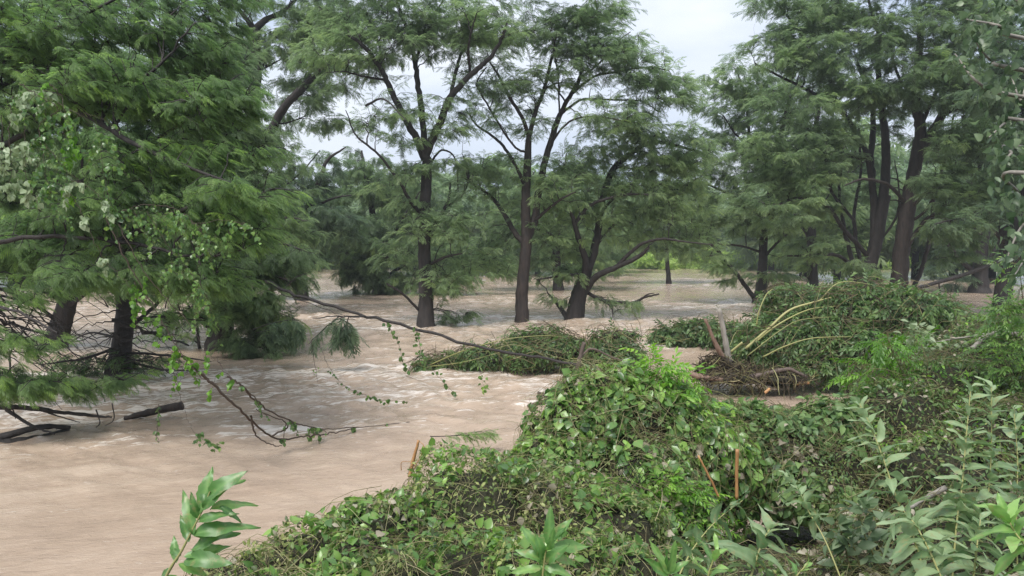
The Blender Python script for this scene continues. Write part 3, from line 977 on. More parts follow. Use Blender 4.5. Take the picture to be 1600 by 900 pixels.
def crown_tree(name, label, base, h, rad, nA, mat, fl, bark='bark', low=0.25, group=None, temps=None, cat='tree', forks=3, leafy=0.8):
    """a free-standing tree by height and crown radius"""
    base = np.array(base, float)
    T = thing(name, label, cat, base, group)
    wood, sk, crown = MB(), Skel(), MB()
    c = catmull(np.array([base - [0, 0, 1.0], base + [0, 0, .3 * h], base + [rng.normal() * .03 * h, 0, .6 * h], base + [rng.normal() * .05 * h, 0, .92 * h]]), 6)
    rd = np.linspace(.028 * h, .004 * h, len(c))
    tubes(wood, c, rd, 8)
    sk.add(c[7:], rd[7:])
    for k in range(forks):
        a = rng.uniform(0, 6.28)
        z0 = rng.uniform(.2, .5)
        q = np.array([base + [0, 0, z0 * h], base + [math.cos(a) * rad * .4, math.sin(a) * rad * .4, (z0 + .12) * h], base + [math.cos(a) * rad * .75, math.sin(a) * rad * .75, (z0 + .33) * h]])
        c2 = catmull(q, 5)
        r2 = np.linspace(.014 * h, .004 * h, len(c2))
        tubes(wood, c2, r2, 6)
        sk.add(c2, r2)
    u = norm(rng.normal(size=(nA, 3))) * (rng.random((nA, 1)) ** 0.38)
    zc, zr = h * (low + 1) / 2, h * (1 - low) / 2
    shape = 1 - 0.35 * np.abs(u[:, 2:3])
    A = base + np.concatenate([u[:, :2] * rad * shape, zc + u[:, 2:3] * zr], 1)
    A += rng.normal(size=A.shape) * rad * 0.06
    kd = sk.tree()
    st = np.array([sk.p[kd.find(p - np.array([0, 0, .08 * h]))[1]] for p in A])
    pa = branch_paths(st, A, 0.1, 0.03, 5)
    tubes(wood, pa, np.linspace(.008 * h / 2, .002 * h, 5)[None] * np.ones((nA, 1)), 4)
    nB = 26
    rB = rad * 0.21
    u = norm(rng.normal(size=(nA, nB, 3))) * (rng.random((nA, nB, 1)) ** 0.4)
    B = (A[:, None] + u * np.array([rB, rB, rB * .55])).reshape(-1, 3)
    d = norm((u * [1, 1, .2]).reshape(-1, 3) + rng.normal(size=(nA * nB, 3)) * .3 + [0, 0, -.3])
    up = norm(np.array([0, 0, 1.0]) + rng.normal(size=B.shape) * .35)
    tone = .45 + np.repeat(rng.normal(size=nA) * .16, nB) + rng.normal(size=nA * nB) * .1
    scatter(crown, temps or FR_FAR, B, d, up, fl * rng.uniform(.7, 1.3, len(B)), tone)
    wood.build('trunk', M[bark], T, smooth=True)
    crown.build('crown', M[mat], T)
    return T


kinds = [crown_tree('riverside_tree', 'x', (0, 0, 0), 13, 4.6, 70, 'far', 1.1, low=.12),
         crown_tree('riverside_tree', 'x', (0, 0, 0), 12, 5.4, 70, 'far', 1.1, low=.15),
         crown_tree('riverside_tree', 'x', (0, 0, 0), 14, 4.2, 56, 'needle_pale', 1.1, low=.08)]
FAR = [  # px of the trunk, distance, height factor, kind, label
    (-150, 62, 1.1, 2), (-60, 75, 1.05, 0), (20, 60, 1.1, 1), (95, 78, 1.2, 2), (165, 66, 1.1, 0), (235, 80, 1.2, 1), (300, 68, 1.1, 2), (355, 84, 1.1, 0),
    (405, 100, 1.0, 1), (455, 124, 1.0, 0), (500, 128, .95, 2), (545, 112, 1.1, 1), (600, 92, 1.0, 0), (650, 84, .95, 2), (700, 98, 1.1, 0), (745, 86, .95, 1),
    (790, 104, 1.2, 2), (840, 92, 1.0, 0), (900, 84, 1.0, 1), (955, 96, 1.05, 0), (1000, 124, 1.1, 2), (1055, 130, 1.05, 1), (1105, 128, 1.15, 0), (1150, 122, 1.1, 2),
    (1205, 104, 1.2, 1), (1255, 82, 1.1, 0), (1310, 70, 1.15, 2), (1370, 88, 1.3, 0), (1430, 76, 1.2, 1), (1490, 90, 1.3, 2), (1550, 78, 1.1, 0), (1610, 66, 1.1, 1), (1690, 74, 1.1, 2), (1780, 62, 1.1, 0)]
kind_word = ['mid-green rounded', 'pale green broad', 'dark bluish-green narrow']
for k, (px, d, hf, kd_) in enumerate(FAR):
    p = W(px, 450)
    x = (px - 800) / FPX * d
    loc = (x, d, float(ground_z(x, d)) if d > 112 else -0.1)
    zone = ('beyond the far left branches, tree %d from the left edge' % (k + 1)) if px < 400 else ''
    zones = {8: 'right behind the weeping tree at its left side', }
    nb = ['at the left edge behind the vines', 'behind the leaning left trunk', 'behind the forked black tree', 'in the open gap where the river bends away', 'behind the weeping tree',
          'behind the slender dark trunk', 'behind the reddish middle trunk', 'behind the crooked low tree', 'in the sky gap right of centre', 'behind the lone forked dark trunk', 'behind the massive reddish trunk', 'at the right edge of the river']
    b = [0, 0, 0, 1, 1, 1, 2, 2, 2, 3, 3, 4, 4, 5, 5, 5, 6, 6, 7, 7, 8, 8, 8, 9, 9, 9, 9, 10, 10, 10, 11, 11, 11, 11][k]
    dist_word = 'close' if d < 75 else ('distant' if d < 105 else 'farthest bank')
    lab = '%s %s tree %s' % (dist_word, kind_word[kd_], nb[b])
    s = hf * random.uniform(.93, 1.07)
    copy_thing(kinds[kd_], loc, random.uniform(0, 6.28), (s * 1.1, s * 1.1, s), lab, 'trees of the far bank')
for o_ in kinds:
    for ch in list(o_.children):
        bpy.data.objects.remove(ch)
    bpy.data.objects.remove(o_)

# bright shrubs and grass on the far bank
kb = [crown_tree('bank_shrub', 'x', (0, 0, 0), 3.2, 2.8, 34, 'far_bright', .8, low=-.1, cat='shrub'), crown_tree('bank_shrub', 'x', (0, 0, 0), 2.4, 3.2, 34, 'far_bright', .8, low=-.1, cat='shrub')]
spots = [(-120, 112), (-40, 114), (60, 112), (150, 113), (250, 116), (330, 114), (420, 114), (462, 112), (500, 117), (536, 113), (580, 116), (640, 114), (705, 113), (760, 117), (822, 114), (880, 116), (935, 113),
         (980, 116), (1030, 113), (1075, 117), (1120, 113), (1165, 116), (1230, 113), (1290, 115), (1360, 113), (1440, 116), (1500, 113), (1580, 116), (1680, 113)]
for k, (px, d) in enumerate(spots):
    x = (px - 800) / FPX * d
    s = random.uniform(.8, 1.3)
    copy_thing(kb[k % 2], (x, d, 0.0), random.uniform(0, 6.28), (s * 1.3, s, s), 'yellow-green shrub in the row lining the far bank', 'yellow-green shrubs along the far bank')
for o_ in kb:
    for ch in list(o_.children):
        bpy.data.objects.remove(ch)
    bpy.data.objects.remove(o_)

mb = MB()
n = 26000
gx = rng.uniform(-110, 110, n)
gy = rng.uniform(112, 150, n)
gz = ground_z(gx, gy)
k_ = gz > -0.1
org = np.stack([gx, gy, gz], 1)[k_]
d = norm(rng.normal(size=org.shape) * .3 + [0, 0, 1])
scatter(mb, LF_SMALL, org, d, norm(rng.normal(size=org.shape)), rng.uniform(.5, 1.2, len(org)), .5 + rng.normal(size=len(org)) * .2)
tag(mb.build('bank_grass', M['far_bright']), 'bright tall grass covering the far river bank', 'grass', kind='stuff')

# ---- left-hand trees
cypress('cypress_tree', 'leaning trunk nearest the left edge, tilting right as it rises from the flood', 23.0, [
    (.30, .24, 0, 0, [(86, 546), (98, 500), (110, 455), (122, 410)]),
    (.22, .06, 0, 0, [(122, 412), (135, 340), (130, 260), (140, 170), (135, 80)]),
    (.12, .03, 0, -2, [(124, 400), (170, 340), (210, 280), (240, 220)]),
    (.12, .03, 0, -2, [(116, 430), (70, 370), (30, 320), (-20, 280)]),
    (.08, .02, 0, -2, [(104, 480), (150, 450), (200, 440)]),
    (.07, .02, 0, -1, [(96, 510), (60, 480), (0, 460)]),
], [(100, 80, 110, 90, 0), (200, 180, 70, 80, 0), (40, 200, 70, 90, -1), (140, 280, 80, 70, 0), (40, 340, 70, 50, -1), (180, 370, 60, 50, 0, None, .8), (60, 430, 60, 20, -1, None, .6), (20, 540, 50, 30, 0, None, .5), (100, -20, 160, 50, 0), (-60, 150, 80, 150, 0)],
    nA=260, nB=8, nF=7, fl=0.33, mat='needle', droop=.25)

cypress('cypress_tree', 'short dark trunk with a mesh of bare dead twigs round its foot', 17.6, [
    (.22, .19, 0, 0, [(184, 592), (190, 540), (196, 480), (197, 420)]),
    (.18, .05, 0, 1, [(197, 425), (200, 350), (215, 270), (220, 180), (240, 90)]),
    (.09, .02, 0, -2, [(196, 450), (150, 400), (90, 380), (30, 370)]),
    (.09, .02, 0, -2, [(197, 430), (250, 390), (300, 370), (350, 360)]),
    (.06, .02, 0, 0, [(192, 520), (240, 480), (270, 450)]),
    (.04, .01, 0, -1.5, [(188, 560), (240, 575), (300, 580)]),
    (.04, .01, 0, -1.5, [(190, 540), (130, 560), (60, 570)]),
    (.035, .01, 0, -1.5, [(190, 550), (260, 555), (330, 565)]),
    (.035, .01, 0, 1.0, [(192, 530), (140, 520), (100, 540)]),
    (.035, .01, 0, -1.0, [(192, 500), (250, 495), (300, 500)]),
], [(210, 240, 90, 70, 0), (280, 330, 60, 50, -1), (120, 350, 90, 50, -1), (230, 130, 80, 70, 0), (30, 400, 60, 40, -2, None, .8), (240, 410, 60, 35, -1), (330, 380, 50, 35, -2, None, .8), (230, 560, 60, 22, 0, None, .35), (120, 560, 60, 20, 0, None, .35)],
    nA=200, nB=8, nF=7, rB=.7, fl=0.28, temps=FR_MID, mat='needle_near', droop=.3, tone0=-.1)

cypress('cypress_tree', 'upright trunk whose low boughs droop right into the flood', 23.0, [
    (.34, .28, 0, 0, [(343, 546), (348, 500), (350, 450), (346, 400)]),
    (.26, .07, 0, 0, [(347, 405), (340, 330), (335, 260), (350, 180), (345, 100)]),
    (.10, .02, 0, -2, [(348, 470), (380, 440), (420, 430), (455, 440)]),
    (.10, .02, 0, -2, [(349, 490), (375, 490), (400, 520), (425, 560)]),
    (.09, .02, 0, -1.5, [(349, 440), (385, 400), (430, 380), (470, 390)]),
    (.09, .02, 0, -1, [(346, 420), (310, 380), (270, 350)]),
    (.06, .02, 0, -1.5, [(346, 525), (310, 500), (290, 470)]),
    (.05, .02, 0, 1, [(312, 545), (308, 500), (312, 450), (330, 410)]),
    (.04, .01, 0, -1.5, [(346, 530), (390, 510), (440, 505), (462, 500)]),
    (.10, .03, 0, 2, [(343, 350), (380, 300), (400, 250), (420, 230)]),
], [(390, 410, 55, 28, -1), (430, 400, 40, 25, -1, None, .8), (400, 480, 35, 40, -1.5), (390, 545, 30, 25, -1.5, None, 1.2), (430, 512, 30, 14, -1, None, 1.4), (360, 480, 40, 40, -1.5, None, .6), (440, 440, 35, 15, -1), (290, 420, 60, 40, 0), (340, 300, 80, 60, 0), (380, 230, 50, 50, 1, None, .8), (320, 200, 60, 60, 0),
    (340, 120, 60, 60, 1), (360, 575, 50, 10, -1.5, None, 1), (270, 500, 30, 40, 0, None, .5)],
    nA=330, nB=8, nF=7, fl=0.31, mat='needle', droop=.35, flat=.4)

# the big near tree whose boughs come in from the left edge
cypress('cypress_tree', 'largest tree, its bright feathery boughs sweeping in from the left edge', 12.5, [
    (.34, .22, 0, 0, [(-190, 640), (-185, 560), (-180, 400), (-170, 240)]),
    (.20, .05, 0, 0, [(-172, 260), (-160, 120), (-150, 0), (-140, -160)]),
    (0.060, .010, 0, -1, [(-175, 330), (-60, 260), (60, 200), (160, 150), (240, 110), (300, 40)]),
    (0.055, .010, 0, 0, [(-180, 420), (-60, 340), (80, 300), (180, 260), (270, 200), (340, 150)]),
    (0.050, .010, 0, -2, [(-182, 480), (-80, 400), (60, 370), (200, 380), (300, 400), (380, 390)]),
    (0.050, .010, 0, -1, [(-170, 240), (-60, 140), (60, 60), (160, 10), (260, -40)]),
    (0.045, .010, 0, 1, [(-172, 280), (-20, 150), (120, 80), (260, 60), (330, 90)]),
    (0.040, .010, 0, -2.5, [(-185, 540), (-100, 490), (0, 480), (90, 520)]),
    (0.035, .010, 0, 0, [(-187, 580), (-100, 560), (0, 580), (100, 600), (190, 590)]),
    (.05, .01, -1, -2, [(120, 170), (200, 220), (290, 260), (370, 290)]),
    (.05, .01, -1, -2, [(180, 380), (260, 340), (340, 310), (400, 310)]),
], [
    (60, 50, 110, 60, 0), (220, 30, 90, 50, 0), (310, 80, 45, 50, 0), (150, 130, 100, 50, -1), (290, 170, 70, 40, -.5), (60, 180, 70, 50, 0), (240, 250, 80, 40, -1), (350, 240, 60, 25, -1), (330, 150, 60, 30, -1, None, 1.2),
    (300, 330, 80, 35, -1), (380, 300, 35, 25, -2, None, 1.2), (370, 370, 45, 28, -1.5, None, 1.2), (150, 320, 80, 40, -1, None, .8), (60, 300, 70, 40, 0, None, .8), (250, 420, 80, 35, -1), (120, 420, 90, 30, -1, None, .7), (330, 440, 60, 25, -1.5),
    (300, 470, 60, 35, 2.5, None, .35), (210, 455, 70, 30, 1.5, None, .35), (370, 440, 45, 30, 1, None, .5), (60, 450, 70, 30, 0, None, .4), (410, 330, 25, 22, -1, None, 1.2), (40, 600, 80, 22, -.5, None, 1.6), (150, 600, 60, 12, 0, None, 1.2), (20, 520, 50, 25, -1, None, .6), (-100, 200, 120, 200, 0, None, .4), (-80, -40, 160, 60, 0, None, .5), (330, 10, 60, 40, .5, None, .8)],
    nA=480, nB=9, nF=7, rB=.64, fl=0.20, temps=FR_NEAR, mat='needle_near', droop=.28, sweep=(.75, -.15, -.1), spread=.55, flat=.28)

# ------------------------------------------------------------------ foreground
M['vine'] = leafmat('vine_leaves', [(0.0, (0.038, 0.085, 0.030)), (0.5, (0.105, 0.205, 0.056)), (1.0, (0.27, 0.43, 0.10))], 0.3, 0.30, 0.55, 0.5)
M['vine_pale'] = leafmat('vine_leaf_undersides', [(0.0, (0.14, 0.20, 0.10)), (0.5, (0.27, 0.34, 0.20)), (1.0, (0.46, 0.53, 0.37))], 0.3, 0.5, 0.4)
M['silt'] = leafmat('silt_coated_leaves', [(0.0, (0.145, 0.123, 0.087)), (0.5, (0.319, 0.283, 0.210)), (1.0, (0.522, 0.478, 0.377))], 0.15, 0.6, 0.3)
M['bright'] = leafmat('fresh_leaves', [(0.0, (0.070, 0.160, 0.026)), (0.5, (0.16, 0.32, 0.045)), (1.0, (0.32, 0.50, 0.08))], 0.38, 0.4, 0.45)
M['litter'] = leafmat('flood_litter', [(0.0, (0.028, 0.034, 0.015)), (0.4, (0.075, 0.115, 0.034)), (0.7, (0.15, 0.215, 0.060)), (1.0, (0.33, 0.36, 0.13))], 0.2, 0.5, 0.4)
M['flat_leaf'] = leafmat('battered_leaves', [(0.0, (0.043, 0.087, 0.036)), (0.5, (0.104, 0.181, 0.061)), (1.0, (0.203, 0.304, 0.102))], 0.3, 0.45, 0.4)
M['weed'] = leafmat('weed_leaves', [(0.0, (0.060, 0.115, 0.048)), (0.5, (0.145, 0.225, 0.105)), (1.0, (0.29, 0.38, 0.21))], 0.28, 0.45, 0.45, 0.7)
M['weed_green'] = leafmat('broad_leaves', [(0.0, (0.040, 0.105, 0.030)), (0.5, (0.120, 0.245, 0.070)), (1.0, (0.27, 0.43, 0.13))], 0.3, 0.36, 0.5, 0.6)
M['grey_leaf'] = leafmat('greyish_leaves', [(0.0, (0.040, 0.070, 0.036)), (0.5, (0.11, 0.165, 0.085)), (1.0, (0.25, 0.32, 0.19))], 0.35, 0.4, 0.5)
M['stem'] = leafmat('straw_stems', [(0.0, (0.035, 0.026, 0.018)), (0.35, (0.10, 0.075, 0.040)), (0.7, (0.20, 0.20, 0.08)), (1.0, (0.38, 0.34, 0.19))], 0.0, 0.6, 0.3)
M['yellow_stem'] = leafmat('yellow_green_stems', [(0.0, (0.14, 0.14, 0.06)), (0.5, (0.27, 0.27, 0.10)), (1.0, (0.40, 0.37, 0.17))], 0.0, 0.5, 0.4)
M['vine_stem'] = leafmat('dark_vine_stems', [(0.0, (0.03, 0.022, 0.018)), (1.0, (0.12, 0.085, 0.06))], 0.0, 0.6, 0.3)
M['cane'] = barkmat('orange_cane', (0.26, 0.12, 0.045), (0.48, 0.26, 0.11), 18, 0.5, 0.2, 0.1)
M['peeled'] = barkmat('peeled_wet_wood', (0.10, 0.055, 0.038), (0.26, 0.17, 0.12), 20, 0.6, 0.5, 0.15)
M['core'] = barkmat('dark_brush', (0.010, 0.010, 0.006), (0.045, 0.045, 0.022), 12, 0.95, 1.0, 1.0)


def sphere_quads(n=18, m=12):
    th = np.linspace(0, 2 * math.pi, n, endpoint=False)
    ph = np.linspace(0.02, math.pi - 0.02, m)
    v = np.stack([np.outer(np.sin(ph), np.cos(th)), np.outer(np.sin(ph), np.sin(th)), np.outer(np.cos(ph), np.ones(n))], -1).reshape(-1, 3)
    i = np.arange(n * m).reshape(m, n)
    f = np.stack([i[:-1], i[1:], np.roll(i[1:], -1, 1), np.roll(i[:-1], -1, 1)], -1).reshape(-1, 4)
    return v, f


SPV, SPF = sphere_quads(26, 18)


def lumpy(v, seed):
    r = np.random.default_rng(seed)
    a = r.normal(size=(5, 3)) * 3.2
    ph = r.uniform(0, 6.28, 5)
    s = np.zeros(len(v))
    for k in range(5):
        s += np.sin(v @ a[k] + ph[k]) * 0.2
    return 1 + 0.28 * s


def make_lumps(lst, knob=.84, nk=4):
    """(px, py, d, r_px_x, r_px_y[, r_depth m]) -> centres and radii in metres"""
    C, Rd = [], []
    for l in lst:
        px, py, d, rx, ry = l[:5]
        rd = l[5] if len(l) > 5 else rx * PM(d) * 0.9
        C.append(P(px, py, d))
        Rd.append(np.array([rx * PM(d), rd, ry * PM(d)]))
    # knobs and shoulders so that the outline is ragged
    for k in range(len(C)):
        for _ in range(nk):
            u = norm(rng.normal(size=3) + [0, -.5, .5])
            r_ = Rd[k] * rng.uniform(.16, .32)
            C.append(C[k] + u * Rd[k] * knob)
            Rd.append(np.maximum(r_, r_.mean() * .8))
    Rd = [np.asarray(x, float) for x in Rd]
    return np.array(C), np.array(Rd)


def on_lumps(C, Rd, n, shell=(0.95, 1.08), back=0.35, inner=0.90):
    ar = Rd[:, 0] * Rd[:, 2] + Rd[:, 0] * Rd[:, 1]
    wch = rng.choice(len(C), int(n * 2.2), p=ar / ar.sum())
    u = norm(rng.normal(size=(len(wch), 3)))
    lv = np.empty(len(wch))
    for k in range(len(C)):
        m_ = wch == k
        if m_.any(): lv[m_] = lumpy(u[m_], k)
    s = rng.uniform(*shell, len(wch))
    p = C[wch] + u * Rd[wch] * (lv * s)[:, None]
    nrm = norm(u / Rd[wch])
    keep = (nrm[:, 1] < 0.55) | (rng.random(len(wch)) < back)
    keep &= nrm[:, 2] > -0.75
    for k in range(len(C)):
        q = (p - C[k]) / Rd[k]
        ins = (np.linalg.norm(q, axis=1) < inner * lumpy(norm(q), k)) & (wch != k)
        keep &= ~ins
    p, nrm = p[keep][:n], nrm[keep][:n]
    return p, nrm


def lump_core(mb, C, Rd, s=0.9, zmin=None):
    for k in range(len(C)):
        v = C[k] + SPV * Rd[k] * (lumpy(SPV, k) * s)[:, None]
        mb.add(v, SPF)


def leaf_layer(mb, C, Rd, n, temps, size, tone=0.5, tvar=0.15, hang=0.6, shell=(0.95, 1.1), back=0.35, tilt=0.5, patch=None):
    p, nr = on_lumps(C, Rd, n, shell, back)
    if patch is not None:
        a_ = rng.normal(size=(6, 3)) * 4.5
        f_ = np.sin(p @ a_.T + rng.uniform(0, 6.28, 6)).sum(1) / 2.4
        k_ = f_ + rng.normal(size=len(p)) * .25 > patch
        p, nr = p[k_], nr[k_]
    down = np.array([0, 0, -1.0])
    tang = down - nr * (nr @ down)[:, None]
    d = norm(norm(tang) * hang + rng.normal(size=p.shape) * 0.55 + nr * 0.25)
    up = norm(nr * 0.6 + [0, -0.1, 0.5] + rng.normal(size=p.shape) * tilt)
    s = rng.uniform(size[0], size[1], len(p))
    tn = tone + rng.normal(size=len(p)) * tvar + 0.12 * np.sin(p[:, 0] * 4.1 + 1) * np.sin(p[:, 2] * 5.3 + p[:, 1] * 3)
    scatter(mb, temps, p, d, up, s, tn)


def stem_layer(mb, C, Rd, n, ln, rad_, tone=0.5, tvar=0.25, lift=0.12, dirb=(0, 0, 0), shell=(0.98, 1.12)):
    p, nr = on_lumps(C, Rd, n, shell)
    a = norm(np.cross(nr, rng.normal(size=p.shape)) + np.array(dirb))
    L_ = rng.uniform(ln[0], ln[1], len(p))[:, None]
    b = p + a * L_ * 0.5 - nr * L_ * 0.08
    a0 = p - a * L_ * 0.5 - nr * L_ * 0.08
    pa = np.stack([a0, a0 * .5 + p * .5 + nr * lift * L_ * .8, p + nr * lift * L_ , p * .5 + b * .5 + nr * lift * L_ * .8, b], 1)
    pa += rng.normal(size=pa.shape) * 0.014 * L_[:, None]
    r_ = rng.uniform(rad_[0], rad_[1], (len(p), 1)) * np.array([[1, 1, .9, .7, .35]])
    tubes(mb, pa, r_, 3, tone=np.clip(tone + rng.normal(size=len(p)) * tvar, 0, 1))


def mound(name, label, lumps, layers, stems, cat='mound', core=0.84, group=None, knob=.84, nk=4):
    C, Rd = make_lumps(lumps, knob, nk)
    base = C.mean(0); base[2] = (C[:, 2] - Rd[:, 2]).min()
    T = thing(name, label, cat, base, group)
    if core:
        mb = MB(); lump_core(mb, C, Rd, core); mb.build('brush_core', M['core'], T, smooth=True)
    for nm, mat, specs in layers:
        mb = MB()
        for sp in specs: leaf_layer(mb, C, Rd, **sp)
        mb.build(nm, M[mat], T)
    if stems:
        for nm, mat, specs in stems:
            mb = MB()
            for sp in specs: stem_layer(mb, C, Rd, **sp)
            mb.build(nm, M[mat], T)
    return T


HH, OO, SS = LF_HEART, LF_OVAL, LF_SMALL
# near heap of small battered leaves and straw
mound('debris_heap', 'nearest low heap of small shredded leaves and straw, broken canes stuck in its top', [
    (725, 872, 4.9, 150, 150), (610, 893, 4.6, 115, 118), (500, 925, 4.3, 105, 100), (405, 945, 4.1, 95, 80), (330, 960, 4.0, 70, 60), (850, 868, 5.0, 135, 140), (945, 880, 4.7, 120, 110),
    (600, 1010, 3.9, 170, 150), (790, 1010, 3.9, 180, 160), (960, 1010, 3.9, 160, 150), (450, 1030, 3.7, 150, 110), (795, 765, 5.6, 60, 45)],
    [('leaves', 'litter', [dict(n=40000, temps=SS + OO, size=(.016, .045), tone=.56, tvar=.27, hang=.2, shell=(.84, 1.12), tilt=.8)]),
     ('green_leaves', 'vine', [dict(n=16000, patch=.1, temps=OO + HH, size=(.03, .072), tone=.55, tvar=.18, hang=.2, shell=(1.0, 1.12), tilt=.7)]),
     ('silt_coated_leaves', 'silt', [dict(n=2600, patch=.5, temps=HH + OO, size=(.03, .065), tone=.5, hang=.3, shell=(1.0, 1.13), tilt=.8)])],
    [('stems', 'stem', [dict(n=9500, ln=(.05, .26), rad_=(.0009, .0021), tone=.7, lift=.10), dict(n=300, ln=(.3, .7), rad_=(.0015, .003), tone=.5, lift=.14)])], knob=.90, nk=8)

# tall heap buried under vines
mound('vine_mound', 'tall steep mound smothered in heart-shaped vine leaves, bright shoots on its peak', [
    (950, 676, 6.3, 88, 88), (1030, 690, 6.3, 92, 88), (893, 705, 6.1, 72, 85), (985, 775, 5.9, 110, 105), (885, 780, 5.8, 80, 85), (1085, 735, 6.2, 90, 92), (1010, 850, 5.5, 110, 110), (915, 617, 6.5, 40, 36),
    (985, 622, 6.5, 55, 34), (1060, 650, 6.6, 55, 38), (840, 740, 5.9, 45, 55), (1120, 690, 6.5, 55, 50)],
    [('leaves', 'vine', [dict(n=17000, patch=-.6, temps=HH + OO, size=(.03, .10), tone=.5, tvar=.24, hang=.8, shell=(.86, 1.15)), dict(n=9000, temps=OO + SS, size=(.02, .045), tone=.45, tvar=.22, hang=.5)]),
     ('small_leaves', 'litter', [dict(n=14000, temps=SS + OO, size=(.018, .04), tone=.5, tvar=.24, hang=.4, shell=(.90, 1.08))]),
     ('silt_coated_leaves', 'silt', [dict(n=1900, patch=.55, temps=HH, size=(.035, .08), tone=.3, tvar=.2, hang=.7, shell=(1.0, 1.1))])],
    [('stems', 'stem', [dict(n=3600, ln=(.10, .6), rad_=(.0011, .0024), tone=.6, lift=.12, dirb=(0, 0, -.5))])], knob=.88, nk=7)

mound('vine_mound', 'broad overhanging mound of drooping vine leaves right of the orange cane', [
    (1150, 722, 6.6, 90, 80), (1232, 730, 6.5, 90, 78), (1305, 718, 6.5, 72, 85), (1190, 680, 6.8, 80, 38), (1262, 758, 6.2, 92, 62), (1318, 762, 6.1, 52, 72), (1180, 752, 6.5, 60, 45), (1120, 668, 6.8, 55, 30)],
    [('leaves', 'flat_leaf', [dict(n=17000, patch=-.6, temps=HH + OO, size=(.03, .10), tone=.5, tvar=.25, hang=1.2, shell=(.84, 1.14)), dict(n=7000, temps=OO + SS, size=(.02, .045), tone=.5, tvar=.2, hang=1.0)]),
     ('small_leaves', 'litter', [dict(n=9000, temps=SS + OO, size=(.018, .04), tone=.5, tvar=.2, hang=.6, shell=(.93, 1.06))]),
     ('silt_coated_leaves', 'silt', [dict(n=1900, patch=.55, temps=HH, size=(.035, .08), tone=.32, tvar=.18, hang=.7, shell=(1.02, 1.12))])],
    [('stems', 'stem', [dict(n=2200, ln=(.12, .6), rad_=(.0011, .0024), tone=.5, lift=.10, dirb=(0, 0, -.6))])])

mound('thicket', 'dense tangle of mixed small leaves filling the bank at the right edge', [
    (1400, 700, 6.6, 90, 95), (1480, 640, 7.2, 95, 80), (1560, 610, 7.6, 100, 90), (1640, 580, 8.0, 90, 100), (1400, 610, 7.6, 60, 40), (1470, 770, 5.9, 110, 90), (1590, 740, 6.0, 110, 110), (1660, 680, 6.5, 90, 120)],
    [('leaves', 'flat_leaf', [dict(n=15000, temps=OO + SS, size=(.025, .06), tone=.5, tvar=.2, hang=.5)]),
     ('bright_leaves', 'bright', [dict(n=6000, patch=.3, temps=OO, size=(.025, .06), tone=.4, tvar=.2, hang=.4, shell=(1.0, 1.18))]),
     ('small_leaves', 'litter', [dict(n=12000, temps=SS + OO, size=(.018, .045), tone=.5, tvar=.2, hang=.4, shell=(.93, 1.1))]),
     ('silt_coated_leaves', 'silt', [dict(n=900, temps=OO, size=(.03, .06), tone=.5, tvar=.18, hang=.7, shell=(1.02, 1.12))])],
    [('stems', 'stem', [dict(n=3600, ln=(.12, .6), rad_=(.0011, .0026), tone=.45, lift=.2)])], cat='thicket')

mound('thicket', 'trampled patch of muddy greyish leaves and twigs at the lower right, under the tall weeds', [
    (1400, 900, 4.9, 110, 85), (1520, 880, 4.7, 120, 95), (1640, 900, 4.6, 110, 110), (1290, 950, 4.6, 100, 70), (1180, 960, 4.4, 110, 75), (1080, 960, 4.4, 100, 80), (1400, 1030, 3.9, 160, 110), (1580, 1040, 3.8, 180, 130)],
    [('leaves', 'flat_leaf', [dict(n=9000, temps=OO + SS, size=(.02, .055), tone=.5, tvar=.2, hang=.5)]),
     ('small_leaves', 'litter', [dict(n=9000, temps=SS + OO, size=(.018, .045), tone=.5, tvar=.2, hang=.4, shell=(.93, 1.1))]),
     ('silt_coated_leaves', 'silt', [dict(n=1800, temps=OO + HH, size=(.03, .07), tone=.45, tvar=.2, hang=.4, shell=(1.0, 1.12))])],
    [('stems', 'stem', [dict(n=3200, ln=(.10, .5), rad_=(.0011, .0026), tone=.45, lift=.2)])], cat='thicket')


# ---- shrubs of bright compound leaves
def leafy_shrub(name, label, d, stems_px, n, temps, size, mat, r_px, tone=.5, stem_mat='stem', cat='shrub', rs=.006, hang=.2, group=None, up_w=1.0, skip=0.25):
    """stems (px polylines with depth offsets) carrying leaves scattered within r_px of them"""
    first = stems_px[0][0]
    base = P(first[0], first[1], d + (first[2] if len(first) > 2 else 0))
    T = thing(name, label, cat, base, group)
    wood, crown = MB(), MB()
    allp, alld = [], []
    for st in stems_px:
        q = np.array([P(p_[0], p_[1], d + (p_[2] if len(p_) > 2 else 0)) for p_ in st])
        c = catmull(q, 6)
        c[1:] += rng.normal(size=c[1:].shape) * 0.004
        tubes(wood, c, np.linspace(rs, rs * .35, len(c)), 5, tone=.6 + rng.normal() * .15)
        k0 = int(len(c) * skip)
        allp.append(c[k0:])
        g = np.gradient(c, axis=0)
        alld.append(norm(g[k0:]))
    allp, alld = np.concatenate(allp), np.concatenate(alld)
    i_ = rng.integers(0, len(allp), n)
    out_ = norm(np.cross(alld[i_], rng.normal(size=(n, 3))))
    rr = r_px * PM(d) * rng.random(n)[:, None] ** .7
    p = allp[i_] + out_ * rr * rng.uniform(.1, 1, (n, 1))
    # petiole-twigs
    pa = branch_paths(allp[i_], p, .1, .05, 3)
    tubes(wood, pa, np.linspace(rs * .3, rs * .15, 3)[None] * np.ones((n, 1)), 3, tone=.6)
    dd = norm(out_ * .8 + alld[i_] * .5 + rng.normal(size=(n, 3)) * .35 + [0, 0, -hang])
    up = norm(np.array([0, -.2, up_w]) + rng.normal(size=(n, 3)) * .4)
    scatter(crown, temps, p, dd, up, rng.uniform(size[0], size[1], n), tone + rng.normal(size=n) * .16)
    wood.build('stem', M[stem_mat], T)
    crown.build('leaves', M[mat], T)
    return T


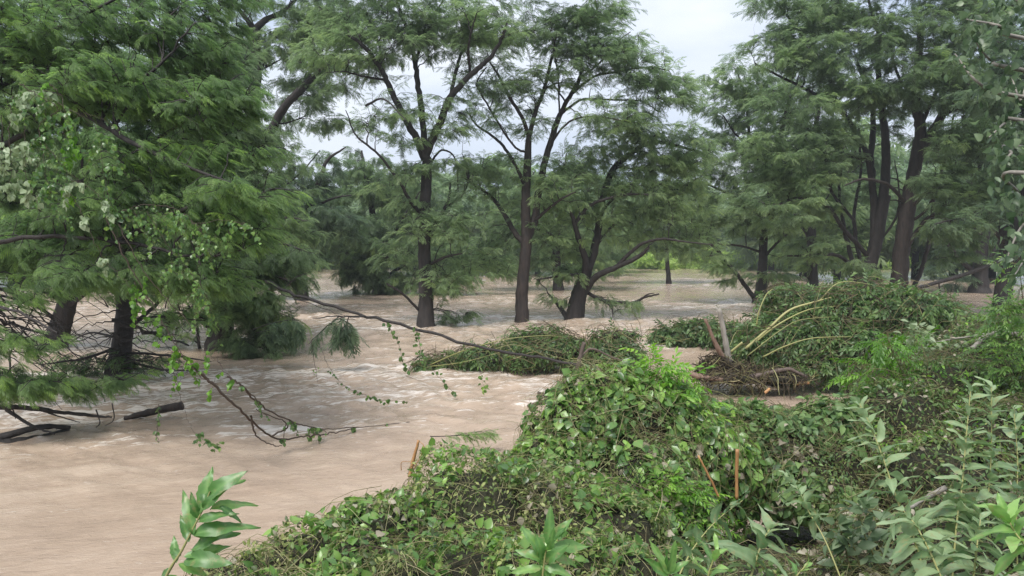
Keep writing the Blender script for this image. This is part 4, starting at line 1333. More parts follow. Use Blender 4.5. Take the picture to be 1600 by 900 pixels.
leafy_shrub('sapling', 'bright yellow-green sapling leaves sprouting on the peak of the tall vine mound', 6.2,
            [[(1020, 660), (1030, 620), (1025, 580), (1035, 560)], [(1030, 640), (1060, 610), (1085, 600)], [(1020, 650), (1000, 620), (985, 600)], [(1040, 650), (1075, 640), (1110, 645)], [(1050, 680), (1080, 690), (1100, 700, -.1)]],
            300, CPD, (.09, .17), 'bright', 40, cat='sapling', tone=.45)
leafy_shrub('shrub', 'leafy mid-green shrub with divided leaves in front of the tall vine mound, beside the wire', 5.3,
            [[(1050, 830), (1045, 790), (1035, 755)], [(1050, 825), (1075, 790), (1080, 760)], [(1050, 830), (1015, 800), (1005, 780)], [(1060, 840), (1090, 820), (1095, 800)]],
            330, CPD, (.07, .13), 'bright', 40, tone=.35)
leafy_shrub('shrub', 'bright drooping shrub of pinnate leaves reaching over the muddy water on the right', 7.0,
            [[(1440, 640), (1420, 590), (1400, 550), (1370, 535)], [(1420, 640), (1390, 600), (1360, 570), (1340, 575)], [(1430, 650), (1380, 610), (1350, 590), (1330, 620)], [(1440, 640), (1450, 580), (1440, 540), (1420, 520)], [(1440, 650), (1400, 560), (1385, 520)]],
            150, CPD_LONG, (.12, .22), 'bright', 30, tone=.12, hang=.6)
leafy_shrub('shrub', 'shrub with whitish turned-up leaf undersides beside the grey branch', 7.6,
            [[(1480, 640), (1450, 590), (1430, 540), (1440, 510)], [(1480, 640), (1480, 580), (1490, 540)], [(1490, 640), (1520, 600), (1540, 575)], [(1470, 640), (1420, 600), (1410, 560)]],
            330, HH, (.05, .09), 'vine_pale', 46, tone=.4)
leafy_shrub('shrub', 'green shrub with small leaflets at the right edge below the grey branch', 6.6,
            [[(1600, 700), (1590, 620), (1570, 560), (1560, 530)], [(1600, 700), (1620, 600), (1610, 520), (1590, 470)], [(1590, 690), (1540, 640), (1520, 600)], [(1600, 560), (1575, 500), (1560, 480)], [(1610, 620), (1600, 480), (1590, 400)]],
            520, CPD + CPD_LONG, (.08, .15), 'vine', 44, tone=.6)
leafy_shrub('shrub', 'pale limp shrub lying over the muddy leaves at the lower right', 4.4,
            [[(1350, 900), (1330, 850), (1300, 830)], [(1380, 900), (1350, 830), (1340, 790)], [(1400, 890), (1370, 850)], [(1330, 890), (1310, 820)]],
            110, OO, (.07, .12), 'grey_leaf', 40, tone=.6)


# ---- tall weeds: each a stem and its big leaves
def big_leaf(ns=11, width=.5, fold=.3, curl=.35, seed=0, tipp=.75):
    """a broad leaf with raised side veins, toothed edge and a wavy blade"""
    r = np.random.default_rng(seed)
    V, T = [], []
    tw = r.normal() * .25
    cols = (-1, -.5, 0, .5, 1)
    wph, wam = r.uniform(0, 6, 2), .035 + .02 * r.random()
    for k in range(ns + 1):
        t = k / ns
        wd = width / 2 * max(.012, math.sin(math.pi * t ** tipp) ** .85 if 0 < t < 1 else 0.012)
        tooth = 1 + (.07 if k % 2 else -.05) + r.normal() * .03
        zc = -curl * t * t + .03 * math.sin(t * 5 + seed)
        yc = t * (1 - .12 * curl * t)
        for c_ in cols:
            w_ = wd * c_ * (tooth if abs(c_) == 1 else 1)
            z = zc + fold * abs(w_) + wam * abs(c_) * math.sin(t * 9 + wph[0 if c_ < 0 else 1]) + tw * w_ * t
            if abs(c_) == .5: z += .010 * (1 if k % 2 else -1)
            V.append([w_, yc - .035 * abs(c_), z])
            T.append({0: .22, .5: (.03 if k % 2 else -.05), 1: -.02}[abs(c_)])
    F = []
    for k in range(ns):
        for c_ in range(4):
            a = 5 * k + c_
            F.append([a, a + 1, a + 6, a + 5])
    return np.array(V), np.array(F), np.array(T)


WEED_T = [big_leaf(11, .36 + .04 * (k % 3), .25 + .12 * (k % 2), .15 + .14 * k, k + 30) for k in range(6)]
LANCE_T = [big_leaf(12, .27 + .03 * (k % 3), .3, .12 + .12 * k, k + 40, .8) for k in range(5)]


def weed(label, d, pts, nl, size, mat='weed', temps=WEED_T, dd1=0.0, rs=.006, tone=.5, top=.35, start=.2, spread=1.0, name='tall_weed', group=None, droop=.15, leafs=None):
    q = np.array([P(p_[0], p_[1], d + dd1 * k / max(1, len(pts) - 1)) for k, p_ in enumerate(pts)])
    base = q[0].copy()
    T = thing(name, label, 'weed', base, group)
    c = catmull(np.vstack([q[0] + (q[0] - q[1]) * .6, q]), 8)
    sm = MB()
    tubes(sm, c, np.linspace(rs, rs * .4, len(c)), 7, tone=.65)
    sm.build('stem', M['yellow_stem'], T, smooth=True)
    nl = int(nl * 1.6)
    ts = np.linspace(start, 1, nl)
    idx = ts * (len(c) - 1.001)
    i0 = idx.astype(int)
    fr = (idx - i0)[:, None]
    p = c[i0] * (1 - fr) + c[i0 + 1] * fr
    g = norm(c[i0 + 1] - c[i0])
    ph = np.arange(nl) * 2.4 + rng.uniform(0, 6) + rng.normal(size=nl) * .3
    e1 = norm(np.cross(g, [0.1, 1.0, 0.05]))
    e2 = np.cross(g, e1)
    o_ = e1 * np.cos(ph)[:, None] + e2 * np.sin(ph)[:, None] * .8
    rise = np.where(ts > 1 - top, .55 + (ts - 1 + top) * 3.0, .35 - droop)[:, None]
    dv = norm(o_ * spread + g * rise + rng.normal(size=p.shape) * .12)
    up = norm(g * .9 + [0, -.3, .5] + rng.normal(size=p.shape) * .35)
    s = size * 1.22 * (1 - .5 * np.maximum(0, ts - .6) / .4) * rng.uniform(.8, 1.15, nl)
    tn = tone + rng.normal(size=nl) * .17 + .14 * (ts > .85)
    mb = MB()
    scatter(mb, temps, p, dv, up, s, tn)
    mb.build('leaves', M[mat], T, smooth=True)
    return T


weed('tall pale weed left of the taller pair, bowed left at the tip', 3.5, [(1452, 925), (1430, 848), (1405, 790), (1384, 728), (1363, 672), (1343, 630)], 28, .13, dd1=.4, tone=.78)
weed('left stalk of the tallest pair of pale-leaved weeds at the lower right', 3.6, [(1486, 925), (1495, 816), (1503, 762), (1509, 690), (1517, 605)], 30, .135, dd1=.3, tone=.75)
weed('right stalk of the tallest pair of pale-leaved weeds at the lower right', 3.7, [(1520, 925), (1528, 836), (1543, 780), (1549, 700), (1549, 604)], 32, .14, dd1=.2, tone=.75)
weed('thin weed leaning left over the dark hollow, leaves only at its tip', 3.6, [(1322, 925), (1290, 846), (1264, 800), (1250, 770), (1230, 744)], 16, .10, dd1=.5, tone=.75, start=.52, rs=.005)
weed('broad-leaved pale weed below the dark hollow, one leaf pointing to the upper right', 2.9, [(1166, 925), (1180, 880), (1190, 850), (1205, 822)], 12, .15, mat='weed', dd1=.1, tone=.65)
weed('limp weed lying low to the upper right from the bottom, greyish tip', 3.3, [(1050, 925), (1080, 862), (1118, 815), (1160, 782)], 12, .11, mat='weed', dd1=.6, tone=.35, start=.4, rs=.005)
weed('weed with large floppy pale leaves beneath the tall pair', 3.1, [(1480, 925), (1452, 860), (1430, 820), (1412, 798)], 13, .16, dd1=.2, tone=.8)
weed('short weed with wide whitish leaves between the tall pair and the frame edge', 3.2, [(1515, 940), (1524, 880), (1528, 840), (1532, 812)], 11, .13, dd1=.1, tone=.6)
weed('glossy green broad-leaved weed cut by the right edge', 2.8, [(1625, 925), (1605, 860), (1585, 830), (1570, 800)], 12, .15, mat='weed_green', dd1=.1, tone=.75)
weed('pale stalk at the right edge behind the tallest pair', 4.2, [(1590, 900), (1588, 800), (1590, 720), (1584, 640)], 26, .12, dd1=.2, tone=.6)
def plant(name, label, d, stem, leaves, mat='weed_green', temps=None, rs=.006, tone=.5, cat='plant'):
    """a plant whose every leaf is set from its base to its tip: (bx, by, tx, ty, depth of tip, roll)"""
    temps = temps or LANCE_T
    q = np.array([P(p_[0], p_[1], d) for p_ in stem])
    T = thing(name, label, cat, q[0])
    c = catmull(q, 8)
    sm = MB(); tubes(sm, c, np.linspace(rs, rs * .4, len(c)), 7, tone=.6); sm.build('stem', M['yellow_stem'], T, smooth=True)
    o, dv, up, sz = [], [], [], []
    for lf in leaves:
        dz = lf[4] if len(lf) > 4 else rng.uniform(-.06, .06)
        a, b = P(lf[0], lf[1], d), P(lf[2], lf[3], d + dz)
        roll = lf[5] if len(lf) > 5 else rng.uniform(-.5, .5)
        o.append(a); dv.append(b - a + [0, 0, .12 * np.linalg.norm(b - a)]); sz.append(np.linalg.norm(b - a) * 1.06)
        up.append(np.array([roll, -.75, .75]))
    o, dv, up, sz = map(np.array, (o, dv, up, sz))
    mb = MB(); scatter(mb, temps, o, dv, up, sz, tone + rng.normal(size=len(o)) * .16); mb.build('leaves', M[mat], T, smooth=True)
    return T


LL = [big_leaf(12, .25 + .035 * (k % 3), .28, .10 + .10 * (k % 4), k + 60, .8) for k in range(6)]
plant('leafy_plant', 'lone glossy plant of pointed leaves at the lower left, in front of the water', 2.6, [(235, 990), (258, 905), (283, 862), (302, 825), (316, 798), (328, 768)], [
    (314, 800, 326, 731), (322, 782, 374, 737), (326, 778, 380, 748, .05), (330, 796, 400, 782), (344, 792, 376, 814), (312, 815, 355, 800, -.04), (305, 836, 388, 817), (300, 833, 366, 833, .08),
    (298, 857, 371, 832), (290, 870, 360, 858), (286, 876, 352, 880, -.05), (301, 832, 287, 768), (295, 846, 281, 805, .05), (283, 868, 262, 858, .02), (280, 882, 322, 900), (268, 890, 244, 905), (262, 900, 300, 925), (255, 915, 225, 930),
    (320, 790, 318, 752, .05), (318, 795, 345, 768, -.05), (276, 878, 268, 838), (250, 925, 290, 960), (310, 812, 296, 775, -.03)], temps=LL, tone=.38)
plant('leafy_plant', 'fresh green plant in the bottom middle, its pointed leaves spreading like a star', 2.6, [(850, 990), (848, 915), (850, 880), (856, 848)], [
    (850, 872, 816, 822), (849, 876, 806, 860), (853, 862, 870, 838, -.05), (856, 866, 912, 884), (850, 884, 896, 905), (848, 884, 843, 836), (856, 850, 862, 792), (858, 846, 896, 812), (862, 856, 922, 858, .05),
    (844, 888, 800, 898), (843, 892, 822, 925), (850, 892, 868, 930), (856, 848, 880, 826, -.03), (852, 878, 882, 858, -.06)], temps=LL, tone=.5)
plant('leafy_plant', 'small green plant at the bottom edge just right of the middle', 2.6, [(1040, 990), (1042, 925), (1045, 890)], [
    (1044, 896, 1020, 850), (1044, 898, 1006, 878), (1045, 892, 1060, 852), (1046, 896, 1078, 876), (1044, 905, 1082, 905), (1043, 908, 1010, 915), (1045, 890, 1040, 858, -.04)], temps=LL, tone=.5)
weed('small light green plant at the bottom edge left of the dark hollow', 2.7, [(1100, 960), (1105, 905), (1120, 860)], 11, .11, mat='weed_green', temps=LANCE_T, tone=.75, start=.1, name='leafy_plant')
weed('spindly plant at the bottom edge between two broad-leaved weeds', 2.9, [(1230, 960), (1235, 915), (1262, 880)], 9, .09, mat='weed_green', temps=LANCE_T, tone=.7, start=.1, name='leafy_plant')


# ---- sticks, canes and branches
def stick(name, label, cat, d, pts, r0, r1, mat, dd1=0.0, subs=(), sides=8, wob=.01, group=None, absd=False):
    """pts px polyline; subs: further (pts, r0, r1, dd0, dd1)"""
    mb = MB()
    base = None
    for (pp, a, b_, d0, d1) in [(pts, r0, r1, 0, dd1)] + list(subs):
        q = np.array([P(p_[0], p_[1], (p_[2] if len(p_) > 2 else d + d0 + (d1 - d0) * k / max(1, len(pp) - 1))) for k, p_ in enumerate(pp)])
        if base is None: base = q[0]
        c = catmull(q, 7)
        L_ = np.linalg.norm(c[-1] - c[0])
        c[1:-1] += rng.normal(size=c[1:-1].shape) * wob * min(1, L_ / 3)
        tubes(mb, c, np.linspace(a, b_, len(c)) * (1 + rng.normal(size=len(c)) * .06), sides, tone=.5 + rng.normal() * .2, lump=.08, cap=True)
    o_ = mb.build(name, M[mat], None, base=base, smooth=True)
    return tag(o_, label, cat, group)


stick('broken_cane', 'short splintered tan cane standing up from the near heap', 'cane', 5.1, [(640, 745), (646, 718), (654, 688)], .014, .010, 'cane', subs=[([(646, 735), (662, 700), (656, 690)], .004, .002, -.02, 0), ([(627, 735), (628, 722), (645, 722)], .003, .002, 0, 0)])
stick('broken_cane', 'upright bright orange cane in front of the dark hollow', 'cane', 5.25, [(1151, 780), (1151, 740), (1152, 702)], .013, .013, 'cane', wob=.002)
stick('broken_cane', 'thin brown stick leaning left beside the orange cane', 'cane', 5.2, [(1124, 778), (1108, 745), (1091, 712)], .009, .007, 'cane')
stick('driftwood', 'grey weathered stick slanting through the leaves by the tall weeds', 'stick', 4.6, [(1415, 797), (1440, 782), (1476, 763)], .012, .018, 'bark_grey', dd1=.3)
stick('dead_branch', 'smooth grey bent branch reaching in from the right edge over the thicket', 'branch', 7.4, [(1650, 556), (1600, 528), (1575, 519), (1545, 522), (1530, 535), (1518, 545)], .045, .02, 'bark_grey', subs=[([(1556, 520), (1546, 508), (1540, 502)], .012, .006, 0, 0), ([(1545, 522), (1500, 528), (1460, 535)], .012, .005, 0, .3), ([(1660, 440), (1600, 445), (1588, 480)], .012, .008, -.4, -.4)])
stick('driftwood', 'dark pointed plank end jutting left from the tall vine mound over the water', 'driftwood', 6.6, [(870, 628), (850, 628), (824, 635)], .03, .014, 'wood', subs=[([(868, 632), (856, 620), (840, 613)], .022, .012, 0, 0), ([(845, 652), (828, 650)], .012, .008, 0, 0)])
stick('driftwood', 'brown stub of root poking from the peak of the tall vine mound', 'driftwood', 6.6, [(902, 590), (906, 560), (914, 535)], .03, .012, 'wood')
stick('leaning_pole', 'long thin dark bough slanting from the left trees down to the debris raft', 'bough', 17, [(415, 440, 20.5), (470, 463, 20), (560, 490, 19.2), (650, 514, 18.5), (740, 540, 18), (830, 556, 17.6), (920, 574, 17.2)], .045, .028, 'bark', wob=.02,
      subs=[([(572, 495, 19.0), (530, 494, 18.7), (488, 497, 18.4)], .025, .01, 0, 0), ([(530, 494, 18.7), (500, 520, 18.5), (483, 537, 18.4)], .02, .008, 0, 0), ([(440, 460, 20), (500, 480, 19.6), (555, 500, 19)], .012, .006, 0, 0)])

# ------------------------------------------------------------------ flood debris on the river
M['drift'] = leafmat('drifted_leaves', [(0.0, (0.035, 0.068, 0.028)), (0.5, (0.085, 0.150, 0.050)), (1.0, (0.18, 0.27, 0.08))], 0.3, 0.42, 0.45)


def fallen_top(name, label, lumps, n_leaf, size, stems, core=.72, temps=CPD, twigs=500, tone=.5):
    """an uprooted tree top lying in the water: leafy lumps over arched stems"""
    C, Rd = make_lumps(lumps)
    base = C.mean(0); base[2] = 0
    T = thing(name, label, 'fallen tree', base)
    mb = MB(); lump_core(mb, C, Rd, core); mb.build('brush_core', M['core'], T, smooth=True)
    mb = MB()
    leaf_layer(mb, C, Rd, n_leaf, temps, size, tone=tone, tvar=.17, hang=.9, shell=(.75, 1.12), tilt=.5, back=.6)
    leaf_layer(mb, C, Rd, n_leaf * 2, OO, (size[0] * .45, size[1] * .5), tone=tone, tvar=.2, hang=.7, shell=(.85, 1.08), tilt=.6, back=.6)
    mb.build('leaves', M['drift'], T)
    mb = MB()
    stem_layer(mb, C, Rd, twigs, (.4, 1.6), (.004, .010), tone=.35, lift=.12)
    mb.build('twigs', M['stem'], T)
    mb = MB()
    for st in stems:
        pts, a, b_ = st[:3]
        q = np.array([P(*p_) for p_ in pts])
        c = catmull(q, 8)
        q[1:-1] += rng.normal(size=q[1:-1].shape) * .05
        c = catmull(q, 8)
        tubes(mb, c, np.linspace(a, b_, len(c)) * .48 * (1 + .12 * np.abs(np.sin(np.arange(len(c)) * 1.3))), 8, tone=.45 + rng.normal() * .2, cap=True)
    mb.build('limbs', M['yellow_stem'], T, smooth=True)
    return T


fallen_top('fallen_treetop', 'long low raft of a fallen leafy treetop stranded in mid-river, left of the tall mound', [
    (700, 570, 19.0, 48, 11, .5), (760, 563, 18.9, 55, 17, .6), (820, 557, 18.7, 50, 24, .6), (880, 554, 18.6, 50, 24, .6), (935, 553, 18.6, 45, 21, .5), (975, 556, 18.4, 28, 18, .4), (850, 528, 19, 45, 12, .4), (665, 573, 19.1, 18, 8, .3), (960, 526, 18.8, 30, 8, .3)],
    1500, (.16, .30), [([(672, 570, 18.4), (720, 556, 18.2), (790, 533, 18.2), (850, 524, 18.4), (890, 527, 18.6)], .03, .012), ([(668, 573, 18.4), (730, 563, 18.1), (800, 545, 18.1)], .02, .01),
                       ([(890, 560, 17.8), (930, 562, 17.8), (985, 570, 17.8)], .018, .008), ([(770, 546, 18.1), (810, 543, 18), (870, 565, 17.9)], .02, .01)], tone=.5)
fallen_top('fallen_treetop', 'great heap of an uprooted tree with arched yellow stems, beside the two upright broken sticks', [
    (1240, 475, 18.5, 45, 26, .7), (1290, 500, 17.8, 60, 42, .9), (1350, 490, 17.5, 65, 45, 1.1), (1410, 495, 17.2, 60, 42, 1.1), (1465, 515, 17.0, 50, 40, 1.0), (1340, 545, 16.8, 75, 40, .9), (1250, 548, 17.0, 65, 38, .8),
    (1420, 550, 16.5, 70, 40, .9), (1195, 550, 17.4, 45, 25, .5), (1300, 575, 16.4, 70, 20, .6), (1495, 535, 16.8, 30, 28, .7), (1220, 520, 17.8, 50, 28, .6)],
    4200, (.20, .36), [([(1165, 545, 16.9), (1195, 520, 16.8), (1230, 490, 16.8), (1268, 472, 17), (1310, 462, 17.4)], .07, .03), ([(1180, 535, 16.8), (1215, 507, 16.7), (1260, 485, 16.8), (1310, 478, 17)], .045, .02),
                       ([(1182, 508, 16.9), (1186, 485, 16.9), (1196, 462, 17), (1207, 452, 17.1)], .035, .018), ([(1192, 558, 16.2), (1230, 545, 16), (1270, 528, 15.9), (1330, 526, 15.9)], .04, .012),
                       ([(1168, 556, 16.4), (1215, 515, 16.3), (1250, 498, 16.4), (1300, 495, 16.5)], .025, .01), ([(1142, 550, 16.9), (1160, 535, 16.8)], .06, .05),
                       ([(1280, 470, 17.2), (1320, 445, 17.4), (1370, 444, 17.4), (1420, 460, 17)], .03, .01)], twigs=900, tone=.47)
fallen_top('fallen_treetop', 'small dark leafy raft low on the water behind the broken sticks', [
    (1050, 527, 23.5, 30, 14, .5), (1090, 520, 23.5, 35, 17, .6), (1130, 522, 23, 30, 15, .5), (1160, 530, 22, 30, 14, .5)], 700, (.25, .40), [([(1030, 538, 23), (1080, 528, 22.8), (1130, 515, 22.8)], .02, .01)], twigs=200, tone=.35)


def twig_heap(name, label, lumps, n, ln, rad_, mat='stem', tone=.15, cat='debris'):
    C, Rd = make_lumps(lumps)
    base = C.mean(0)
    T = thing(name, label, cat, base)
    mb = MB(); lump_core(mb, C, Rd, .7); mb.build('mud_core', M['core'], T, smooth=True)
    mb = MB(); stem_layer(mb, C, Rd, n, ln, rad_, tone=tone, tvar=.3, lift=.03, shell=(.6, 1.2), dirb=(.5, 0, .25)); mb.build('roots', M[mat], T)
    return T


twig_heap('root_clump', 'brown ball of matted roots and mud at the foot of the two broken sticks', [(1122, 574, 16.4, 24, 17, .35), (1150, 582, 16.3, 28, 12, .35), (1108, 584, 16.3, 18, 9, .3)], 900, (.2, .8), (.005, .014))
twig_heap('twig_raft', 'flat raft of broken twigs floating in front of the root clump and uprooted tree', [(1150, 592, 15.9, 60, 9, .5), (1215, 590, 15.9, 50, 10, .5), (1110, 590, 16, 25, 8, .4)], 500, (.3, 1.0), (.006, .014), tone=.25)
stick('broken_pole', 'grey broken stick standing taller of the two beside the root clump', 'stick', 16.3, [(1140, 570), (1133, 530), (1123, 482)], .075, .05, 'bark_grey')
stick('broken_pole', 'shorter reddish peeled stick leaning left beside the root clump', 'stick', 16.2, [(1130, 560), (1114, 528), (1102, 498)], .06, .032, 'peeled')
stick('driftwood', 'long dark curved branch lying on the twig raft', 'branch', 15.6, [(1165, 592), (1195, 585), (1230, 577), (1245, 582), (1262, 590)], .06, .03, 'wood')
stick('driftwood', 'reddish-brown half-sunk log left of the root clump', 'log', 15.8, [(1078, 585), (1100, 590), (1130, 594)], .07, .05, 'peeled', dd1=-.2)
stick('driftwood', 'short orange stick floating at the right end of the twig raft', 'stick', 15.6, [(1241, 600), (1264, 598)], .035, .03, 'cane')
stick('driftwood', 'small stick standing in the water below the twig raft', 'stick', 14.4, [(1195, 614), (1203, 607)], .03, .025, 'cane')
stick('driftwood', 'forked pale branch sticking up from the stranded treetop raft', 'branch', 17.6, [(905, 572), (907, 552), (912, 534)], .05, .03, 'wood', subs=[([(905, 560), (925, 545), (960, 560), (1000, 568)], .03, .012, 0, .2)])

# logs and dead boughs at the left edge
stick('log', 'dark half-sunk log whose broken pinkish end points right, in the left water', 'log', 13.35, [(196, 654), (245, 642), (284, 634)], .05, .085, 'bark_red', dd1=-.1, sides=10)
stick('log', 'long flat dark log lying in the water at the very left edge', 'log', 11.6, [(-40, 700), (20, 692), (70, 684), (108, 672)], .09, .05, 'bark', dd1=.9, subs=[([(-20, 690), (60, 668), (110, 668)], .07, .03, .2, .8)])
stick('dead_branch', 'thin dark dead bough arching low over the water at the left edge', 'branch', 12.3, [(-20, 636), (40, 637), (100, 645), (150, 650), (175, 652)], .05, .015, 'bark', subs=[
    ([(10, 640), (50, 665), (85, 678)], .035, .012, 0, -.4), ([(60, 640), (90, 650), (125, 660)], .018, .006, 0, 0), ([(8, 610), (20, 640), (24, 655)], .015, .006, 0, 0),
    ([(150, 640), (156, 660), (150, 668)], .012, .006, 0, 0), ([(175, 630), (178, 655), (165, 665)], .012, .006, 0, 0)])
rng2 = np.random.default_rng(3)
for lab, cx, cy_, d_, n_ in (('bare twiggy bough fanning down to the water at the far left edge', -60, 480, 13.5, 34), ('web of bare dark twigs trailing in the water round the short dark trunk', 175, 500, 17.0, 40)):
    subs = []
    for k in range(n_):
        if cx < 0:
            y0 = rng2.uniform(420, 540); x1 = rng2.uniform(60, 190); y1 = y0 + rng2.uniform(60, 130)
            pts = [(-40, y0), ((x1 - 40) / 2, y0 + (y1 - y0) * .3), (x1, y1)]
        else:
            x1 = cx + rng2.uniform(-120, 150); y0 = rng2.uniform(480, 580); y1 = min(600, y0 + rng2.uniform(0, 60))
            pts = [(188, y0), ((x1 + 188) / 2, (y0 + y1) / 2 - rng2.uniform(0, 20)), (x1, y1)]
        e0, e1 = rng2.uniform(-1, .8, 2)
        subs.append((pts, .017, .004, e0 * .3, e1))
    stick('dead_branch', lab, 'branch', d_, [(cx, cy_), (cx + 60, cy_ + 20), (cx + 120, cy_ + 40)], .05, .02, 'bark', subs=subs, sides=5, wob=.05)


# ---- vines: a stem with separate leaves hanging along it
def vine(label, d, pts, n, size, mat='vine', temps=HH, rs=.006, tone=.6, dd1=0.0, side=.03, start=0.0, name='vine', extra=(), cat='vine', stem_mat='vine_stem', hang=1.0):
    base = None
    sm, lv = MB(), MB()
    for (pp, d0, d1, frac) in [(pts, 0, dd1, 1.0)] + list(extra):
        q = np.array([P(p_[0], p_[1], (p_[2] if len(p_) > 2 else d + d0 + (d1 - d0) * k / max(1, len(pp) - 1))) for k, p_ in enumerate(pp)])
        if base is None:
            base = q[0].copy(); T = thing(name, label, cat, base)
        c = catmull(q, 10)
        c[1:] += rng.normal(size=c[1:].shape) * .008
        tubes(sm, c, np.linspace(rs, rs * .35, len(c)) * (1 if frac == 1 else .7), 5, tone=.4)
        m_ = int(n * frac)
        if m_ < 1: continue
        t = np.sort(start + (1 - start) * rng.random(m_)) * (len(c) - 1.001)
        i_ = t.astype(int)
        fr = (t - i_)[:, None]
        p = c[i_] * (1 - fr) + c[i_ + 1] * fr
        sd_ = side
        if side > .085 and d < 12:              # leaves sit on short hanging side shoots
            ns_ = max(2, m_ // 11)
            k0 = rng.integers(int(start * len(c)), len(c), ns_)
            a_ = c[k0]
            b_ = a_ + rng.normal(size=(ns_, 3)) * [side * .8, side * .8, side * .3] - np.stack([np.zeros(ns_), np.zeros(ns_), rng.uniform(.6, 2.6, ns_) * side], 1)
            pa = branch_paths(a_, b_, .12, .04, 6)
            tubes(sm, pa, np.linspace(rs * .45, rs * .2, 6)[None] * np.ones((ns_, 1)), 3, tone=.5)
            w_ = rng.integers(0, ns_, m_)
            q_ = rng.random(m_) * 4.99
            f_ = (q_ - q_.astype(int))[:, None]
            p = pa[w_, q_.astype(int)] * (1 - f_) + pa[w_, q_.astype(int) + 1] * f_
            sd_ = .02
        o_ = norm(rng.normal(size=p.shape)) * sd_ * rng.random((m_, 1))
        dd = norm(o_ / sd_ * .7 + np.array([0, 0, -hang]) + rng.normal(size=p.shape) * .35)
        up = norm(rng.normal(size=p.shape) * .5 + [0, -.8, .4])
        scatter(lv, temps, p + o_, dd, up, rng.uniform(size[0], size[1], m_) * .8, tone + rng.normal(size=m_) * .16)
    sm.build('stem', M[stem_mat], T, smooth=True)
    lv.build('leaves', M[mat], T)
    return T


vine('curtain of hanging vine with pale whitish leaves at the far left edge', 9.3, [(20, 150), (14, 200), (18, 260), (12, 300)], 90, (.07, .12), 'vine_pale', side=.12, tone=.45,
     extra=[([(40, 160), (38, 220), (42, 300), (44, 330)], 0, 0, .9), ([(2, 180), (4, 240), (0, 290)], 0, 0, .6), ([(30, 150), (60, 140), (100, 150)], 0, 0, .5)])
vine('pale-leaved vine hanging beside the whitish curtain, a bright yellow-green tip', 9.2, [(75, 130), (95, 150), (105, 190), (118, 235)], 70, (.06, .11), 'bright', side=.09, tone=.3,
     extra=[([(100, 200), (108, 260), (104, 290), (110, 310)], 0, 0, .7)])
vine('dark green leafy vine wrapped over the bough below the whitish curtain', 9.0, [(30, 130), (60, 150), (90, 170), (60, 200), (90, 250), (130, 290)], 260, (.05, .09), 'vine', side=.22, tone=.35,
     extra=[([(90, 160), (150, 200), (160, 260), (175, 330)], 0, 0, .8), ([(60, 200), (70, 260), (80, 330)], 0, 0, .5)])
vine('string of whitish round leaves trailing down through the middle of the left boughs', 9.0, [(100, 290), (125, 325), (140, 360), (160, 400), (205, 450)], 60, (.06, .10), 'vine_pale', side=.09, tone=.5,
     extra=[([(110, 280), (150, 300), (175, 340), (190, 390)], 0, 0, .9)])
vine('long reddish vine stem slanting down to the bare bough, clusters of yellow-green leaves', 9.6, [(165, 340), (200, 410), (240, 480), (275, 540), (310, 585), (340, 600)], 85, (.06, .10), 'bright', dd1=-.2, side=.13, tone=.15, rs=.010,
     extra=[([(185, 350), (230, 430), (290, 500), (330, 560)], 0, -.3, .3), ([(210, 440), (215, 480), (212, 530)], 0, 0, .6), ([(270, 520), (280, 560), (275, 600)], 0, 0, .4), ([(340, 560), (350, 580), (372, 600)], -.2, -.3, .25)])
vine('leafy green vine over the bright low boughs left of the forked black tree', 9.4, [(190, 330), (230, 320), (280, 330), (320, 370), (335, 430)], 260, (.05, .085), 'vine', side=.28, tone=.4,
     extra=[([(230, 330), (260, 380), (300, 430), (330, 480)], 0, 0, .6), ([(300, 350), (350, 345), (390, 350)], 0, 0, .4), ([(310, 440), (325, 470), (330, 500)], 0, 0, .15)])
vine('bare brown bough sagging from the left boughs to the water, tip leafy', 9.6, [(300, 570, 9.6), (335, 603, 9.8), (375, 640, 10.1), (424, 682, 11.0), (470, 683, 11.4), (520, 676, 11.9), (560, 668, 12.4)], 30, (.05, .08), 'vine', side=.10, rs=.022, tone=.3, start=.4, name='sagging_branch', cat='branch',
     extra=[([(375, 600, 9.9), (415, 638, 10.5), (470, 663, 11.3), (520, 670, 12.0), (640, 660, 13.0)], 0, 0, 3.6), ([(355, 588, 9.8), (380, 605, 9.9), (415, 640, 10.4)], 0, 0, .8), ([(392, 650, 10.3), (400, 680, 10.4), (425, 695, 10.4), (440, 697, 10.4)], 0, 0, 0), ([(424, 682, 11), (450, 664, 11.2), (400, 640, 10.5)], 0, 0, .2)])
vine('thin dangling vine tendril ending in a sprig of green leaves above the left water', 9.5, [(268, 560), (275, 600), (288, 640), (297, 665), (315, 685), (345, 700)], 42, (.05, .075), 'vine', side=.08, start=.72, rs=.004, tone=.3, name='hanging_vine')
vine('single drooping thin frond hanging from the log end in the left water', 11.8, [(248, 632), (247, 660), (245, 680), (252, 700)], 26, (.06, .10), 'vine', temps=OO, side=.02, rs=.007, tone=.3, name='hanging_vine')
vine('long looping tendril with few leaves under the slanting bough', 13, [(500, 540, 17.5), (512, 570, 16), (535, 600, 15), (570, 618, 14.5), (600, 625, 14.5), (640, 628, 14.5)], 40, (.06, .10), 'vine', side=.07, rs=.006, start=.25, tone=.3, name='hanging_vine')
vine('tendril dropping straight down from the leafy sprig on the slanting bough', 17, [(487, 535), (492, 570), (497, 600), (505, 625)], 12, (.05, .08), 'vine', side=.06, rs=.006, start=.3, name='hanging_vine')
vine('hanging tendril with leaf tufts midway along the slanting bough', 16.5, [(604, 506, 18), (620, 530, 17.6), (628, 560, 17.2), (634, 580, 17)], 26, (.09, .14), 'vine', side=.1, rs=.007, start=.0, tone=.3, name='hanging_vine')
